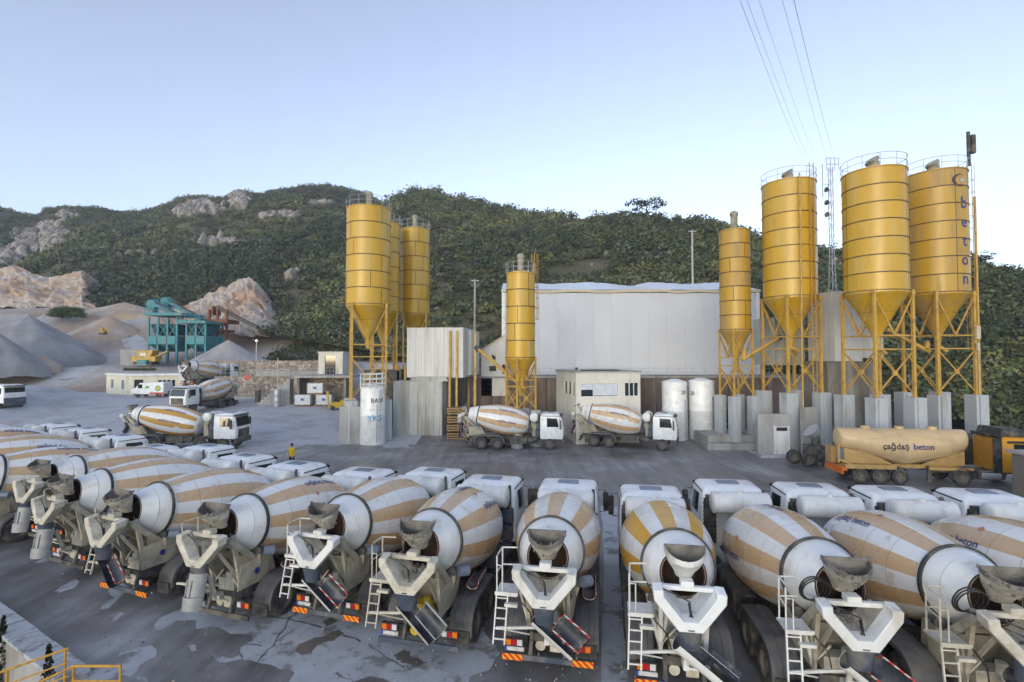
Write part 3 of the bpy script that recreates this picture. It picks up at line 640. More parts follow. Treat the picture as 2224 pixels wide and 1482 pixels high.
def drum_text_fn(sg):
    vs, fs = TXT
    return lambda b: b.add([on_drum(sg*x, sg*-y, 3.45, .012, 0.) for x, y, z in vs], fs, 0)
def drum_mark_fn(c, w, h, dia):
    Q = ((-w/2, 0), (0, -h/2), (w/2, 0), (0, h/2)) if dia else ((-w/2, -h/2), (w/2, -h/2), (w/2, h/2), (-w/2, h/2))
    return lambda b: b.add([on_drum(x, y, c, .012, 0.) for x, y in Q], [(0, 1, 2, 3)])
def tyre_fn(b, w):
    r = .52; b.lathe([(-w/2+.02, .30), (-w/2, .36), (-w/2, .45), (-w/2+.03, .505), (-w/2+.05, r), (w/2-.05, r), (w/2-.03, .505), (w/2, .45), (w/2, .36), (w/2-.02, .30)], 28, 'X', 0)
def rim_fn(b, w):
    for sgn in (-1, 1):
        b.lathe([(sgn*(w/2-.02), .30), (sgn*(w/2-.04), .27), (sgn*(w/2-.13), .25), (sgn*(w/2-.14), .12), (sgn*(w/2-.05), .10), (sgn*(w/2-.045), .0)], 20, 'X', 0)
        for k in range(8):
            a = k*math.pi/4; b.tube((sgn*(w/2-.13), .185*math.cos(a), .185*math.sin(a)), (sgn*(w/2-.10), .185*math.cos(a), .185*math.sin(a)), .018, n=5)
def fender_fn(b):
    prof = []
    for a in range(-12, 91, 17): prof.append((1.32-.67*math.cos(R(a)), .56+.67*math.sin(R(a))))
    for a in range(90, 181, 15): prof.append((2.68+.67*-math.cos(R(a)), .56+.67*math.sin(R(a))))
    xs = [.60, .63, .74, .76, .86, .88, .99, 1.01, 1.12, 1.14, 1.22, 1.25, 1.255]; hz = [0, .015, .015, .03, .03, .015, .015, .03, .03, .015, .015, .0, -.07]
    L = []
    for i, (y, z) in enumerate(prof):
        c = Vector((0, 2.0 if 1.32 < y < 2.68 else (1.32 if y <= 1.32 else 2.68), .56)); n = (Vector((0, y, z))-Vector((0, c.y if not 1.32 < y < 2.68 else y, .56))).normalized()
        top = [Vector((x, y, z))+n*h for x, h in zip(xs, hz)]; L.append(top+[p-n*.025 for p in top[::-1]])
    b.loft(L, 0, (1, 1))
def rrect(w, y0, y1, z, c=.18):
    hw = w/2; pts = []
    for (cx, cy, a0) in ((hw-c, y1-c, 0), (-hw+c, y1-c, 90), (-hw+c, y0+c*.5, 180), (hw-c, y0+c*.5, 270)):
        rr = c if cy > (y0+y1)/2 else c*.5; cx2 = cx if cy > (y0+y1)/2 else (hw-rr)*(1 if cx > 0 else -1)
        for k in range(4): pts.append((cx2+rr*math.cos(R(a0+30*k)), cy+rr*math.sin(R(a0+30*k)), z))
    return pts
def cab_fn(b):
    b.loft([rrect(2.30, 6.42, 8.35, .95), rrect(2.36, 6.40, 8.42, 1.25), rrect(2.36, 6.40, 8.42, 1.95), rrect(2.24, 6.42, 8.22, 2.82), rrect(2.14, 6.50, 8.12, 2.97), rrect(1.98, 6.62, 8.0, 3.06), rrect(1.6, 6.95, 7.7, 3.10, .25)], 0, (1, 1))
def cabx(z): return float(np.interp(z, [1.25, 1.95, 2.82], [1.18, 1.18, 1.12]))
def side_glass(b, s):
    P = [(6.98, 1.98), (7.98, 1.98), (7.86, 2.70), (6.98, 2.74)]
    L = [[(s*(cabx(z)+o), y, z) for y, z in P] for o in (-.04, .006)]; b.loft(L)
def hopper_loops(th=0.):
    L = []
    for (z, hw, y0, yb, tilt) in ((3.72, .46, .56+SH, .50, .20), (3.60, .46, .56+SH, .50, .20), (3.36, .38, .62+SH, .40, .11), (3.14, .25, .68+SH, .28, .03), (2.98, .19, .72+SH, .22, 0)):
        hw -= th; lp = []
        for k in range(13):
            a = math.pi*k/12; lp.append((hw*math.cos(a), y0-th-(yb-th)*math.sin(a), z-tilt*math.sin(a)))
        L.append(lp)
    return L
def hopper_out(b): b.loft(hopper_loops(), lambda i, k: 1 if i == 0 else 0, (0, 0))
def hopper_in(b):
    A = hopper_loops(.035); b.loft(A, 0, (0, 1)); b.loft([hopper_loops()[0], A[0]], 0, (0, 0))
def sweep(b, pts, w, d, mi=0):
    # rectangular section swept along a polyline lying across the truck (x-z), depth along y
    L = []
    for i, p in enumerate(pts):
        p = Vector(p); a = Vector(pts[max(i-1, 0)]); c = Vector(pts[min(i+1, len(pts)-1)])
        t1 = (p-a).normalized() if i else (c-p).normalized(); t2 = (c-p).normalized() if i < len(pts)-1 else t1
        t = (t1+t2).normalized(); n = Vector((-t.z, 0, t.x)).normalized(); k = w/2/max(.5, n.dot(Vector((-t1.z, 0, t1.x)).normalized()))
        L.append([p+n*k+Vector((0, -d*.5, 0)), p+n*k+Vector((0, d*.5, .05)), p-n*k+Vector((0, d*.5, .05)), p-n*k+Vector((0, -d*.5, 0))])
    b.loft(L, mi)
def vframe_fn(b):
    sweep(b, [(-.66, .06+SH, 2.93), (-.645, .05+SH, 2.76), (-.20, -.04+SH, 2.24), (.20, -.04+SH, 2.24), (.645, .05+SH, 2.76), (.66, .06+SH, 2.93)], .21, .34)
def catch_fn(b):
    for s in (-1, 1):
        P = [(s*.58, .16+SH, 2.84), (s*.14, .10+SH, 2.32), (s*.10, .74+SH, 2.42), (s*.42, .80+SH, 2.72)]
        b.loft([P, [(x, y+.02, z-.03) for x, y, z in P]])
    P = [(-.14, .10+SH, 2.30), (.14, .10+SH, 2.30), (.10, .76+SH, 2.40), (-.10, .76+SH, 2.40)]; b.loft([P, [(x, y, z-.03) for x, y, z in P]])
def ladder_fn(b):
    for x in (-1.26, -.98): b.bar((x-.03, -.42, .98), (x+.02, -.20, 2.12), .032, .045)
    for k in range(5):
        t = (k+.5)/5; y = -.42+.22*t; z = .98+1.14*t; b.bar((-1.27, y, z), (-.98, y, z), .028, .028)
def platform_fn(b):
    b.b2((-1.26, -.24, 2.10), (-.72, .32, 2.14)); b.b2((-1.28, -.27, 2.08), (-.70, -.235, 2.17)); b.b2((-1.02, -.36, 1.86), (-.70, -.24, 1.93))
def rails_fn(b):
    r = .02
    b.pipe([(-1.24, -.20, 2.14), (-1.24, -.20, 3.02), (-1.22, -.16, 3.06), (-1.20, .28, 3.06), (-.82, .34, 3.06)], r)
    b.pipe([(-1.20, .30, 2.14), (-1.20, .30, 3.05)], r); b.pipe([(-1.24, -.20, 2.62), (-1.20, .30, 2.62), (-.80, .34, 2.62)], r)
    b.pipe([(-1.10, -.22, 2.14), (-1.10, -.22, 2.80), (-1.23, -.21, 2.80)], r*.8)
def arm_fn(b):
    b.bar((-1.24, -.34, 1.32), (.3, -.1, 1.36), .045, .06); b.bar((-1.2, -.3, 1.30), (-.45, .2, .95), .03, .03); b.bar((-.75, .2, 2.08), (-.5, .3, 1.1), .05, .06)
def rear_ped(b):
    for s in (-1, 1):
        b.loft([[(s*.30, 1.0, 1.08), (s*.50, 1.0, 1.08), (s*.50, 1.7, 1.08), (s*.30, 1.7, 1.08)], [(s*.48, .75, 1.98), (s*.76, .75, 1.98), (s*.76, 1.2, 1.98), (s*.48, 1.2, 1.98)]])
        b.bar((s*.50, .30, 1.10), (s*.52, -.05, 2.78), .09, .12)
        b.bar((s*.54, -.2, 2.70), (s*.54, 1.1, 1.5), .13, .16)
        b.bar((s*.42, -.45, 2.42), (s*.44, .5, 1.12), .05, .08)
    b.b2((-.48, .92, 1.1), (.48, 1.0, 1.80)); b.b2((-.66, .80, 1.90), (.66, .90, 2.0))
def tailpanel(b, s):
    P = [(s*.50, .15, 1.10), (s*.56, 1.25, 1.10), (s*.68, 1.15, 1.92), (s*.56, .20, 1.85)]
    b.loft([P, [(x+s*.03, y, z) for x, y, z in P]])
def wtank_fn(b):
    b.lathe([(-1.0, .0), (-1.0, .28), (-.96, .36), (-.93, .385), (-.3, .385), (-.295, .39), (-.285, .39), (-.28, .385), (.28, .385), (.285, .39), (.295, .39), (.3, .385), (.93, .385), (.96, .36), (1.0, .28), (1.0, 0)], 26, 'X')
    b.lathe([(-.0, .0), (0, .07)], 6, 'X')
def frontped(b):
    b.loft([[(-.5, 5.75, 1.08), (.5, 5.75, 1.08), (.5, 6.2, 1.08), (-.5, 6.2, 1.08)], [(-.42, 5.72, 2.1), (.42, 5.72, 2.1), (.42, 6.05, 2.1), (-.42, 6.05, 2.1)]])
    b.tube((0, 5.6, 2.05), (0, 6.0, 1.98), .32, n=16)
def chassis_fn(b):
    for s in (-1, 1): b.b2((s*.37, .1, .80), (s*.46, 8.2, 1.08))
    for y in (.2, 1.3, 2.0, 2.7, 4.0, 5.4, 7.4): b.b2((-.38, y-.06, .84), (.38, y+.06, 1.04))
    for y in (1.32, 2.68): b.tube((-.75, y, .53), (.75, y, .53), .11, n=8); b.lathe([(0, 0)], 3) if 0 else None
    b.tube((-.9, 7.2, .53), (.9, 7.2, .53), .08, n=8)
    for s in (-1, 1): b.bar((s*.42, .12, .86), (s*.42, .0, .52), .08, .10)
def tank_side(b, s):
    b.box((s*.92, 4.55, .82), (.58, 1.5, .56)); b.b2((s*.60, 3.55, 1.10), (s*1.18, 5.7, 1.14)); b.tube((s*.9, 5.35, .85), (s*.9, 6.1, .85), .26, n=14)
def visor_fn(b):
    L = []
    for (y, z, w) in ((8.10, 2.99, 2.06), (8.34, 2.95, 2.20), (8.40, 2.88, 2.22), (8.34, 2.83, 2.20), (8.16, 2.84, 2.1)):
        L.append([(x*w/2, y-(.16*abs(x)**4), z) for x in np.linspace(-1, 1, 11)])
    b.loft(L, 0, (0, 0), closed=False)
    for s in (-1, 1): b.bar((s*1.09, 6.6, 2.90), (s*1.09, 8.15, 2.90), .03, .05)
def mirror_fn(b, s):
    b.box((s*1.43, 8.12, 2.30), (.22, .12, .52)); b.box((s*1.43, 8.12, 1.93), (.20, .12, .18)); b.pipe([(s*1.12, 8.08, 2.66), (s*1.42, 8.1, 2.64), (s*1.43, 8.1, 1.82), (s*1.15, 8.1, 1.78)], .018, 5)
def intake_fn(b):
    b.b2((-1.1, 6.08, 1.15), (-.72, 6.36, 2.72))
    for k in range(9): b.b2((-1.115, 6.065, 1.3+k*.15), (-.71, 6.375, 1.37+k*.15))
    b.b2((-1.05, 6.12, 2.72), (-.78, 6.32, 2.86))
def cooler_fn(b):
    b.b2((.55, 6.05, 1.75), (1.12, 6.34, 2.25)); b.b2((.58, 6.02, 1.15), (1.1, 6.32, 1.7))
    for k in range(6): b.b2((.60, 6.0, 1.2+k*.08), (1.08, 6.03, 1.23+k*.08))
def exhaust_fn(b): b.tube((.98, 6.25, 2.2), (.98, 6.25, 3.12), .06, n=10)
def bumper_fn(b):
    b.b2((-1.125, -.06, .44), (1.125, .0, .57))
    for s in (-1, 1): b.bar((s*.45, .02, .52), (s*.42, .35, .95), .07, .1)
def light_fn(b, s):
    b.b2((s*.62, .04, .72), (s*1.08, .14, .90))
def lens_fn(b, s, k):
    x0 = s*(.64+.143*k); b.b2((x0, .02, .74), (x0+s*.13, .045, .88))
def hosecoil(b):
    for k in range(3):
        pts = [(-.66+.03*k+.24*math.cos(a)*(1+.08*k), -.05-.12*math.sin(a)-.05*k, 2.98+.30*math.sin(a)*(1-.06*k)) for a in np.linspace(0, 2*math.pi, 22)[:-1]]
        b.pipe(pts, .018, 5, 0, True)
    b.pipe([(-.7, -.2, 2.8), (-.5, -.5, 2.75), (-.1, -.72, 2.62), (.05, -.72, 2.4)], .016, 5)
def hose_small(b):
    b.pipe([(-.85, -.3, 2.85), (-.5, -.62, 2.9), (0, -.72, 2.72), (.06, -.7, 2.36)], .016, 5); b.pipe([(0, -.66, 2.66), (.03, -.68, 2.42), (-.02, -.66, 2.26)], .028, 6)
    b.pipe([(-.72, -.3, 2.1), (-.4, -.2, 1.7), (-.3, -.1, 1.3), (-.4, .3, .95)], .018, 5)
def clutter(b):
    b.b2((-.30, .25, .98), (.28, .60, 1.38)); b.tube((-.2, .2, .7), (-.2, .5, .7), .13, n=10); b.b2((.05, .12, .62), (.33, .4, .95)); b.tube((.15, .22, 1.38), (.15, .22, 1.62), .10, n=10)
    b.bar((-.5, .3, 1.2), (-.15, .28, 1.62), .04); b.bar((.46, .3, 1.1), (.2, .25, 1.5), .05)
def roller(b, s): b.tube((s*.62, 1.45+SH, 2.06), (s*.58, 1.65+SH, 2.02), .13, n=14)
def blue_motor(b): b.tube((.82, 1.5+SH, 2.1), (1.02, 1.72+SH, 2.06), .14, n=12)
def hubcap(b, s): pass
def flapmud(b, s): b.b2((s*.66, .58, .28), (s*1.2, .60, .62))

def blob_list(seed, n, kind):
    rnd = random.Random(seed); out = []
    L = hopper_loops(-.01)
    for i in range(n):
        if kind == 'hopper':
            k = rnd.randrange(13); j = rnd.choice((0, 0, 0, 0, 1, 2, 3)); p = Vector(L[j][k]).lerp(Vector(L[j][max(k-1, 0)]), rnd.random()).lerp(Vector(L[min(j+1, 4)][k]), rnd.random()*(.6 if j == 0 else 1)); sx = rnd.uniform(.012, .042)
        else:
            t = rnd.random(); sg = rnd.choice((-1, 1)); p = Vector((sg*.645, .05+SH-.1, 2.70)).lerp(Vector((sg*.18, SH-.18, 2.24)), t) if rnd.random() < .45 else Vector((rnd.uniform(-.45, .45), SH+rnd.uniform(.15, .7), 0))
            if p.z == 0: p.z = 2.36+abs(p.x)*.75+.28*(p.y-SH-.15)
            sx = rnd.uniform(.012, .038)
        out.append((p, sx*rnd.uniform(.7, 1.3), sx, sx*rnd.uniform(.6, 1.8)))
    return out
def blobs_fn(seed, n, kind):
    def fn(b):
        rnd = random.Random(seed+5)
        for p, ax, ay, az in blob_list(seed, n, kind):
            L = []
            for t in (-.95, -.4, .4, .95):
                r = math.sqrt(1-t*t); L.append([p+Vector((ax*r*math.cos(a)*rnd.uniform(.7, 1.2), ay*r*math.sin(a)*rnd.uniform(.7, 1.2), az*t)) for a in (0, 1.05, 2.1, 3.14, 4.2, 5.2)])
            b.loft(L)
    return fn
def mixer(x, y, yaw, label, z=0., tan='drum_tan', spin=0., dirty=.5, chute='right', haz=True, hose=0, group='mixer trucks parked in the row', spare=True, plate=True, yellow=False, pale=None, detail=True, logo=True, ext=0., ladder=True, blue=False):
    t = thing('concrete_mixer_truck', label, 'mixer truck', (x, y, z), -R(yaw), group)
    W = 'white' if dirty < .7 else 'white_dirty'
    V = {0: 'white_clean', 1: 'white', 2: 'white_dirty'}[0 if dirty < .35 else (1 if dirty < .7 else 2)]
    p = lambda nm, key, fn, mats, **k: part(nm, t, key, fn, mats, **k)
    # drum
    DM = Matrix.Translation(MOUTH) @ Matrix.Rotation(-T_AX, 4, 'X') @ Matrix.Rotation(R(spin), 4, 'Y') @ Matrix.Diagonal((1, 1+.16*(ext > 0), 1, 1))
    d = p('drum', 'drum', drum_fn, ['drum_white', tan, 'seam'], M4=DM, smooth=28)
    part('roller_ring', d, 'roller_ring', lambda b: b.lathe([(.77, .84), (.77, .905), (.85, .905), (.85, .86)], 48, 'Y'), ['black'])
    part('drum_mouth', d, 'drum_mouth', lambda b: b.lathe([(-.015, .535), (-.02, .48), (.05, .46), (.5, .64), (.9, .5), (.9, .01)], 32, 'Y'), ['rust'])
    if logo:
        RY = lambda a: Matrix.Rotation(R(a), 4, 'Y')
        for sg, a in ((1, 67.5), (-1, -67.5), (1, 22.5), (-1, -112.5)): part('lettering', d, 'drum_lettering%d' % sg, drum_text_fn(sg), ['text_blue'], M4=RY(a))
        for a in (45, -45, 135): part('emblem', d, 'drum_emblem', drum_mark_fn(2.85, .18, .18, 1), ['faded_red'], M4=RY(a))
        for a in (90, -90): part('sticker', d, 'drum_sticker', drum_mark_fn(4.1, .3, .3, 0), ['sticker'], M4=RY(a))
    # hopper and catch frame
    hp = p('loading_hopper', 'hopper_out', hopper_out, ['hopper_clean' if dirty < .35 else 'hopper', 'hopper_clean' if dirty < .35 else 'crust'])
    part('hopper_lining', hp, 'hopper_in', hopper_in, ['crust'])
    sd_ = int(abs(x)*7) % 3
    if dirty >= .35 and detail:
        tag(part('concrete_crust', hp, 'crust_h%d' % sd_, blobs_fn(sd_*11+3, 70 if dirty > .7 else 45, 'hopper'), ['crust'], smooth=50), kind='stuff')
    p('hopper_beam', 'hbeam', lambda b: (b.bar((-.62, .30+SH, 2.86), (.62, .30+SH, 2.86), .12, .10), b.b2((-.14, .2+SH, 2.90), (.14, .45+SH, 3.03))), [V], bev=.012)
    p('catch_frame', 'vframe', vframe_fn, [V], bev=.02)
    if dirty >= .35 and detail: tag(part('concrete_crust', [c for c in t.children if c.name.startswith('catch_frame')][0], 'crust_v%d' % sd_, blobs_fn(sd_*7+1, 60 if dirty > .7 else 28, 'v'), ['crust'], smooth=50), kind='stuff')
    p('catch_plate', 'catch', catch_fn, [V if dirty < .35 else 'white_dirty'])
    p('rear_pedestal', 'rear_ped', rear_ped, ['beige' if dirty >= .35 else W])
    [p('roller', 'roller%d' % s, lambda b, s=s: roller(b, s), ['chassis']) for s in (-1, 1)]; p('drive_motor', 'blue_motor', blue_motor, ['hatch'])
    for s in (-1, 1):
        p('pedestal_panel', 'tailpanel%d' % s, lambda b, s=s: tailpanel(b, s), ['beige' if dirty >= .35 else W])
    p('rubber_throat', 'throat', lambda b: b.loft([[(.28*math.cos(a), -.02+SH+.2*math.sin(a), 2.20) for a in np.linspace(0, 2*math.pi, 15)[:-1]], [(.21*math.cos(a), .04+SH+.18*math.sin(a), 1.72) for a in np.linspace(0, 2*math.pi, 15)[:-1]]]), ['bluegrey'])
    # discharge chute
    if chute == 'right':
        A, B = Vector((-.22, SH+.1, 1.80)), Vector((.72, -.55, 1.08)); up = Vector((.35, -.35, .9))
        c = p('discharge_chute', 'chute_r', lambda b: b.trough(A, B, .21, up), [V, 'flap'])
        o = Vector((.17, -.06, .24)); A2 = A.lerp(B, .42)+o; B2 = A.lerp(B, 1.05)+o; u2 = Vector((-.35, -.75, .45))
        part('folding_chute', c, 'chute_r2', lambda b: b.trough(A2, B2, .23, u2, .018, 9, (0, 1), 150), ['greychute' if yellow else 'flap', 'flap'])
        dd = (B2-A2).normalized(); ov = (u2-dd*u2.dot(dd)).normalized(); xx = dd.cross(ov)
        def tape(b):
            e = [-ov*math.cos(a)*.23+xx*math.sin(a)*.23 for a in (R(-75), R(75))]
            for q in e: b.bar(A2+q, B2+q, .03, .03)
            for c2 in (A2, B2):
                b.pipe([c2-ov*math.cos(a)*.232+xx*math.sin(a)*.232 for a in np.linspace(R(-75), R(75), 9)], .014, 5)
        part('reflective_edge', c, 'chute_tape', tape, ['galv' if yellow else 'tape'])
    elif chute == 'long':
        A, B = Vector((-.20, SH+.1, 1.82)), Vector((1.0, -.5, .92)); up = Vector((.45, -.2, .9))
        c = p('discharge_chute', 'chute_l', lambda b: b.trough(A, B, .26, up), [V, 'flap'])
        part('chute_liner', c, 'chute_l2', lambda b: b.trough(A.lerp(B, .5)+Vector((.15, .1, .16)), A.lerp(B, 1.0)+Vector((.15, .1, .16)), .24, up, .03, 9, (0, 1), 150), ['flap', 'flap'])
    else:
        A, B = Vector((0, SH+.05, 1.92)), Vector((.04, SH-.10, 1.12)); up = Vector((0, 1, .5))
        c = p('discharge_chute', 'chute_d', lambda b: b.trough(A, B, .27, up, .02, 11, (0, 1), 210), ['greychute', 'flap'])
        part('folding_chute', c, 'chute_d2', lambda b: b.trough(B+Vector((0, .0, .22)), B+Vector((.02, -.05, -.12)), .30, up, .02, 11, (0, 1), 200), ['greychute', 'rubber'])
        part('chute_rib', c, 'chute_d3', lambda b: [b.bar(A.lerp(B, .15)+Vector((q, -.27, .0)), A.lerp(B, .95)+Vector((q, -.27, .0)), .03, .03) for q in (-.1, .1)], ['greychute'])
    ca_ = random.Random(int(x*100)).uniform(-16, 12); pv_ = Matrix.Translation((0, SH+.1, 0)); c.matrix_basis = pv_ @ Matrix.Rotation(R(ca_), 4, 'Z') @ pv_.inverted()
    p('chute_bracket', 'chbrk', lambda b: (b.tube((0, -.1, .95), (0, SH+.3, 1.75), .06), b.bar((0, -.1, 1.1), (.45, -.45, 1.2), .05, .07), b.bar((.05, -.12, .98), (.55, -.2, 1.0), .10, .05), b.bar((0, .1, 1.0), (0, -.2, 1.0), .12, .12)), [V])
    # access ladder
    if ladder:
        p('ladder', 'ladder', ladder_fn, [W]); p('platform', 'platform', platform_fn, [W])
    p('guard_rail', 'rails', rails_fn, [W]); p('ladder_arm', 'arm', arm_fn, [W])
    if blue: p('panel_emblem', 'panel_emblem', lambda b: b.tube((.60, .75, 1.5), (.665, .75, 1.5), .09, n=14), ['text_blue'])
    if hose: p('hose', 'hosecoil', hosecoil, ['black'])
    p('hose', 'hose_small', hose_small, ['black'])
    p('rear_gear', 'clutter', clutter, ['white_dirty' if not yellow else 'yellow_item'])
    # chassis
    p('chassis', 'chassis', chassis_fn, ['chassis'])
    if ext: p('chassis_rail', 'rail_ext', lambda b: [b.b2((s*.38, 8.2, .81), (s*.45, 8.2+ext-.1, 1.07)) for s in (-1, 1)], ['chassis'])
    for yy, dual in ((1.32, 1), (2.68, 1), (7.2+ext, 0))+(((7.2-.5, 0),) if ext else ()):
        for s in (-1, 1):
            ww = .60 if dual else .33
            wh = p('wheel', 'tyre%d' % dual, lambda b: ([tyre_fn_at(b, q, .28) for q in (-.16, .16)] if dual else tyre_fn(b, .33)), ['rubber'], loc=(s*(.93 if dual else 1.0), yy, .525))
            part('rim', wh, 'rim%d' % dual, lambda b: rim_fn(b, ww), ['rim'])
    for s in (-1, 1):
        fd = ob('fender', mesh('fender%d' % s, (lambda b: fender_fn(b)) if s > 0 else fender_mirror, ['fender']), t)
        p('side_tank', 'side_tank%d' % s, lambda b: tank_side(b, s), ['chassis'], bev=.03)
        p('mud_flap', 'mudflap%d' % s, lambda b: flapmud(b, s), ['rubber'])
        lt = p('tail_light', 'light%d' % s, lambda b: light_fn(b, s), ['black'])
        for k, mm in enumerate(('clear_lens', 'red_lens', 'orange_lens')):
            part('lens', lt, 'lens%d%d' % (s, k), lambda b: lens_fn(b, s, k), [mm])
    p('number_plate', 'nplate', lambda b: (b.b2((-1.08, .03, .60), (-.60, .05, .70)), b.b2((-1.085, .026, .60), (-1.03, .048, .702), 1)), ['plate', 'plate_blue'])
    bm = p('rear_bumper', 'bumper', bumper_fn, ['bluegrey' if haz or yellow else 'chassis'])
    if haz:
        for s in (-1, 1): part('hazard_plate', bm, 'haz%d' % s, lambda b: b.b2((s*.62, -.075, .43), (s*1.13, -.062, .58)), ['hazard'])
    if spare:
        sc_ = p('spare_chute', 'spare', lambda b: b.trough((.98, 1.55, 1.50), (.95, 2.5, 1.50), .19, (-.35, -.15, .9), .015, 9, (0, 1), 170), ['greychute' if yellow else 'flap', 'flap'])
        part('reflective_edge', sc_, 'spare_tape', lambda b: [b.pipe([(.98+.19*math.sin(a), 1.55, 1.50-.19*math.cos(a)) for a in np.linspace(R(-62), R(106), 10)], .016, 5), b.bar((1.16, 1.55, 1.56), (1.13, 2.5, 1.56), .022), b.bar((.81, 1.55, 1.42), (.78, 2.5, 1.42), .022)], ['tape'])
    # front
    E3 = (0, ext, 0)
    p('front_pedestal', 'frontped', frontped, ['beige'], loc=(0, ext*.6, 0))
    wt = p('water_tank', 'wtank', wtank_fn, ['white'], loc=(-.0, 5.9+ext*.85, 2.76))
    part('filler_cap', wt, 'fcap', lambda b: (b.tube((0, 0, .37), (0, 0, .44), .10, n=10), b.bar((-.12, 0, .43), (.12, 0, .43), .03)), ['white'])
    cb = p('cab', 'cab', cab_fn, ['white_clean'], smooth=40, loc=E3)
    for s in (-1, 1):
        part('side_window', cb, 'sg%d' % s, lambda b: side_glass(b, s), ['glass'])
        part('mirror', cb, 'mir%d' % s, lambda b: mirror_fn(b, s), ['black'])
        part('door_seam', cb, 'seam%d' % s, lambda b: [b.bar((s*(cabx(1.2)+.004), yy2, 1.05), (s*(cabx(2.8)+.006), yy2, 2.8), .012, .012) for yy2 in (6.92, 8.04)], ['seam'])
    part('rear_window', cb, 'rw', lambda b: [b.b2((q, 6.385, 2.18), (q+.42, 6.44, 2.58)) for q in (-.95, .53)], ['glass'])
    part('windscreen', cb, 'ws', lambda b: b.loft([[(-1.0, 8.43, 1.98), (1.0, 8.43, 1.98), (.94, 8.255, 2.76), (-.94, 8.255, 2.76)], [(-1.0, 8.36, 1.98), (1.0, 8.36, 1.98), (.94, 8.19, 2.76), (-.94, 8.19, 2.76)]]), ['glass'])
    part('roof_hatch', cb, 'hatch', lambda b: b.loft([rrect(.80, 7.05, 7.6, 3.09, .08), rrect(.80, 7.05, 7.6, 3.125, .08), rrect(.70, 7.1, 7.55, 3.14, .08)]), ['hatch'])
    part('sun_visor', cb, 'visor', visor_fn, ['black'], smooth=50)
    part('grille', cb, 'grille', lambda b: (b.b2((-.85, 8.38, 1.0), (.85, 8.445, 1.75)), b.b2((-1.12, 8.2, .55), (1.12, 8.48, .95))), ['chassis'], bev=.03)
    p('air_intake', 'intake', intake_fn, ['black'], loc=E3); p('air_cleaner', 'cooler', cooler_fn, ['bluegrey'], loc=E3); p('exhaust', 'exh', exhaust_fn, ['chassis'], loc=E3)
    return t
def tyre_fn_at(b, x0, w):
    c = MB(); tyre_fn(c, w); b.add([(v[0]+x0, v[1], v[2]) for v in c.v], c.f)
def fender_mirror(b):
    c = MB(); fender_fn(c); b.add([(-v[0], v[1], v[2]) for v in c.v], c.f)
G = 'mixer trucks parked in the row'
ROW = [
 (-36.9, 31.0, 30, dict(label='outermost mixer truck of the row, farthest white cab roof at the far end', spin=22, dirty=.5)),
 (-32.6, 28.5, 29, dict(label='mixer truck second from the far end of the row, only cab and tank in view', spin=10, dirty=.5)),
 (-27.7, 25.3, 28, dict(label='mixer truck third from the far end of the row, drum cut by the picture edge', spin=33, dirty=.5)),
 (-23.0, 21.5, 27, dict(label='mixer truck with muddy rear wheel at the left picture edge, blue drum lettering', spin=-5, dirty=.8, chute='down')),
 (-19.4, 21.3, 21.5, dict(label='mixer truck with pale hopper tucked behind the grey buckets, third visible drum from left', ladder=False, logo=False, spin=20, dirty=.8, chute='down', haz=False)),
 (-16.2, 18.7, 24, dict(label='mixer truck with hanging grey bucket chute, just left of the red-striped flap', ladder=False, logo=False, spin=-12, dirty=.85, chute='down', haz=False)),
 (-12.5, 16.6, 21, dict(label='mixer truck with dark red-striped chute flap, bumper low over two white stains', blue=True, logo=False, spin=28, dirty=.75, chute='right', haz=True)),
 (-8.6, 15.1, 17.5, dict(label='mixer truck with hanging grey-white chute and rusty bumper over the big slurry patch', blue=True, ladder=False, spin=5, dirty=.8, chute='down', haz=False)),
 (-5.42, 15.05, 16.5, dict(label='mixer truck with white catch frame and small hazard plates, fifth visible hopper', logo=False, spin=40, dirty=.5, chute='right', haz=True)),
 (-2.45, 13.5, 13.0, dict(label='mixer truck with grimy cream frame, silver folding chute and yellow box at its tail', spin=-18, dirty=.9, chute='right', haz=False, yellow=True)),
 (.88, 12.8, 10.5, dict(label='mixer truck with wide tan stripes, ladder and red-edged chute flap beside the open lane', logo=False, spin=12, dirty=.5, chute='right', haz=True)),
 (3.95, 11.8, 9.5, dict(label='clean mixer truck with golden yellow stripes and long dark chute', logo=False, spin=3, dirty=.2, chute='long', haz=True, tan='drum_gold', spare=False)),
 (7.15, 11.1, 8, dict(ext=1.6, label='mixer truck with coiled black hose and crusted hopper, next past the golden striped one', spin=-25, dirty=.5, chute='right', haz=True, hose=1)),
 (10.05, 10.6, 8, dict(ext=1.6, label='mixer truck cut by the lower right corner, with a wide crusted hopper', spin=30, dirty=.9, chute='right', haz=True, hose=1)),
 (12.85, 10.1, 8, dict(ext=1.6, label='mixer truck whose tan striped drum leaves the picture at right', spin=8, dirty=.5)),
 (15.7, 9.7, 8.5, dict(ext=1.6, label='last mixer truck of the row, only its cab and tank in view at right', spin=8, dirty=.5)),
]
for (x, y, yaw, kw_) in ROW: mixer(x, y, yaw, **kw_)
def place_mixer(px, v, zc, yaw, s_c, **k):
    pass
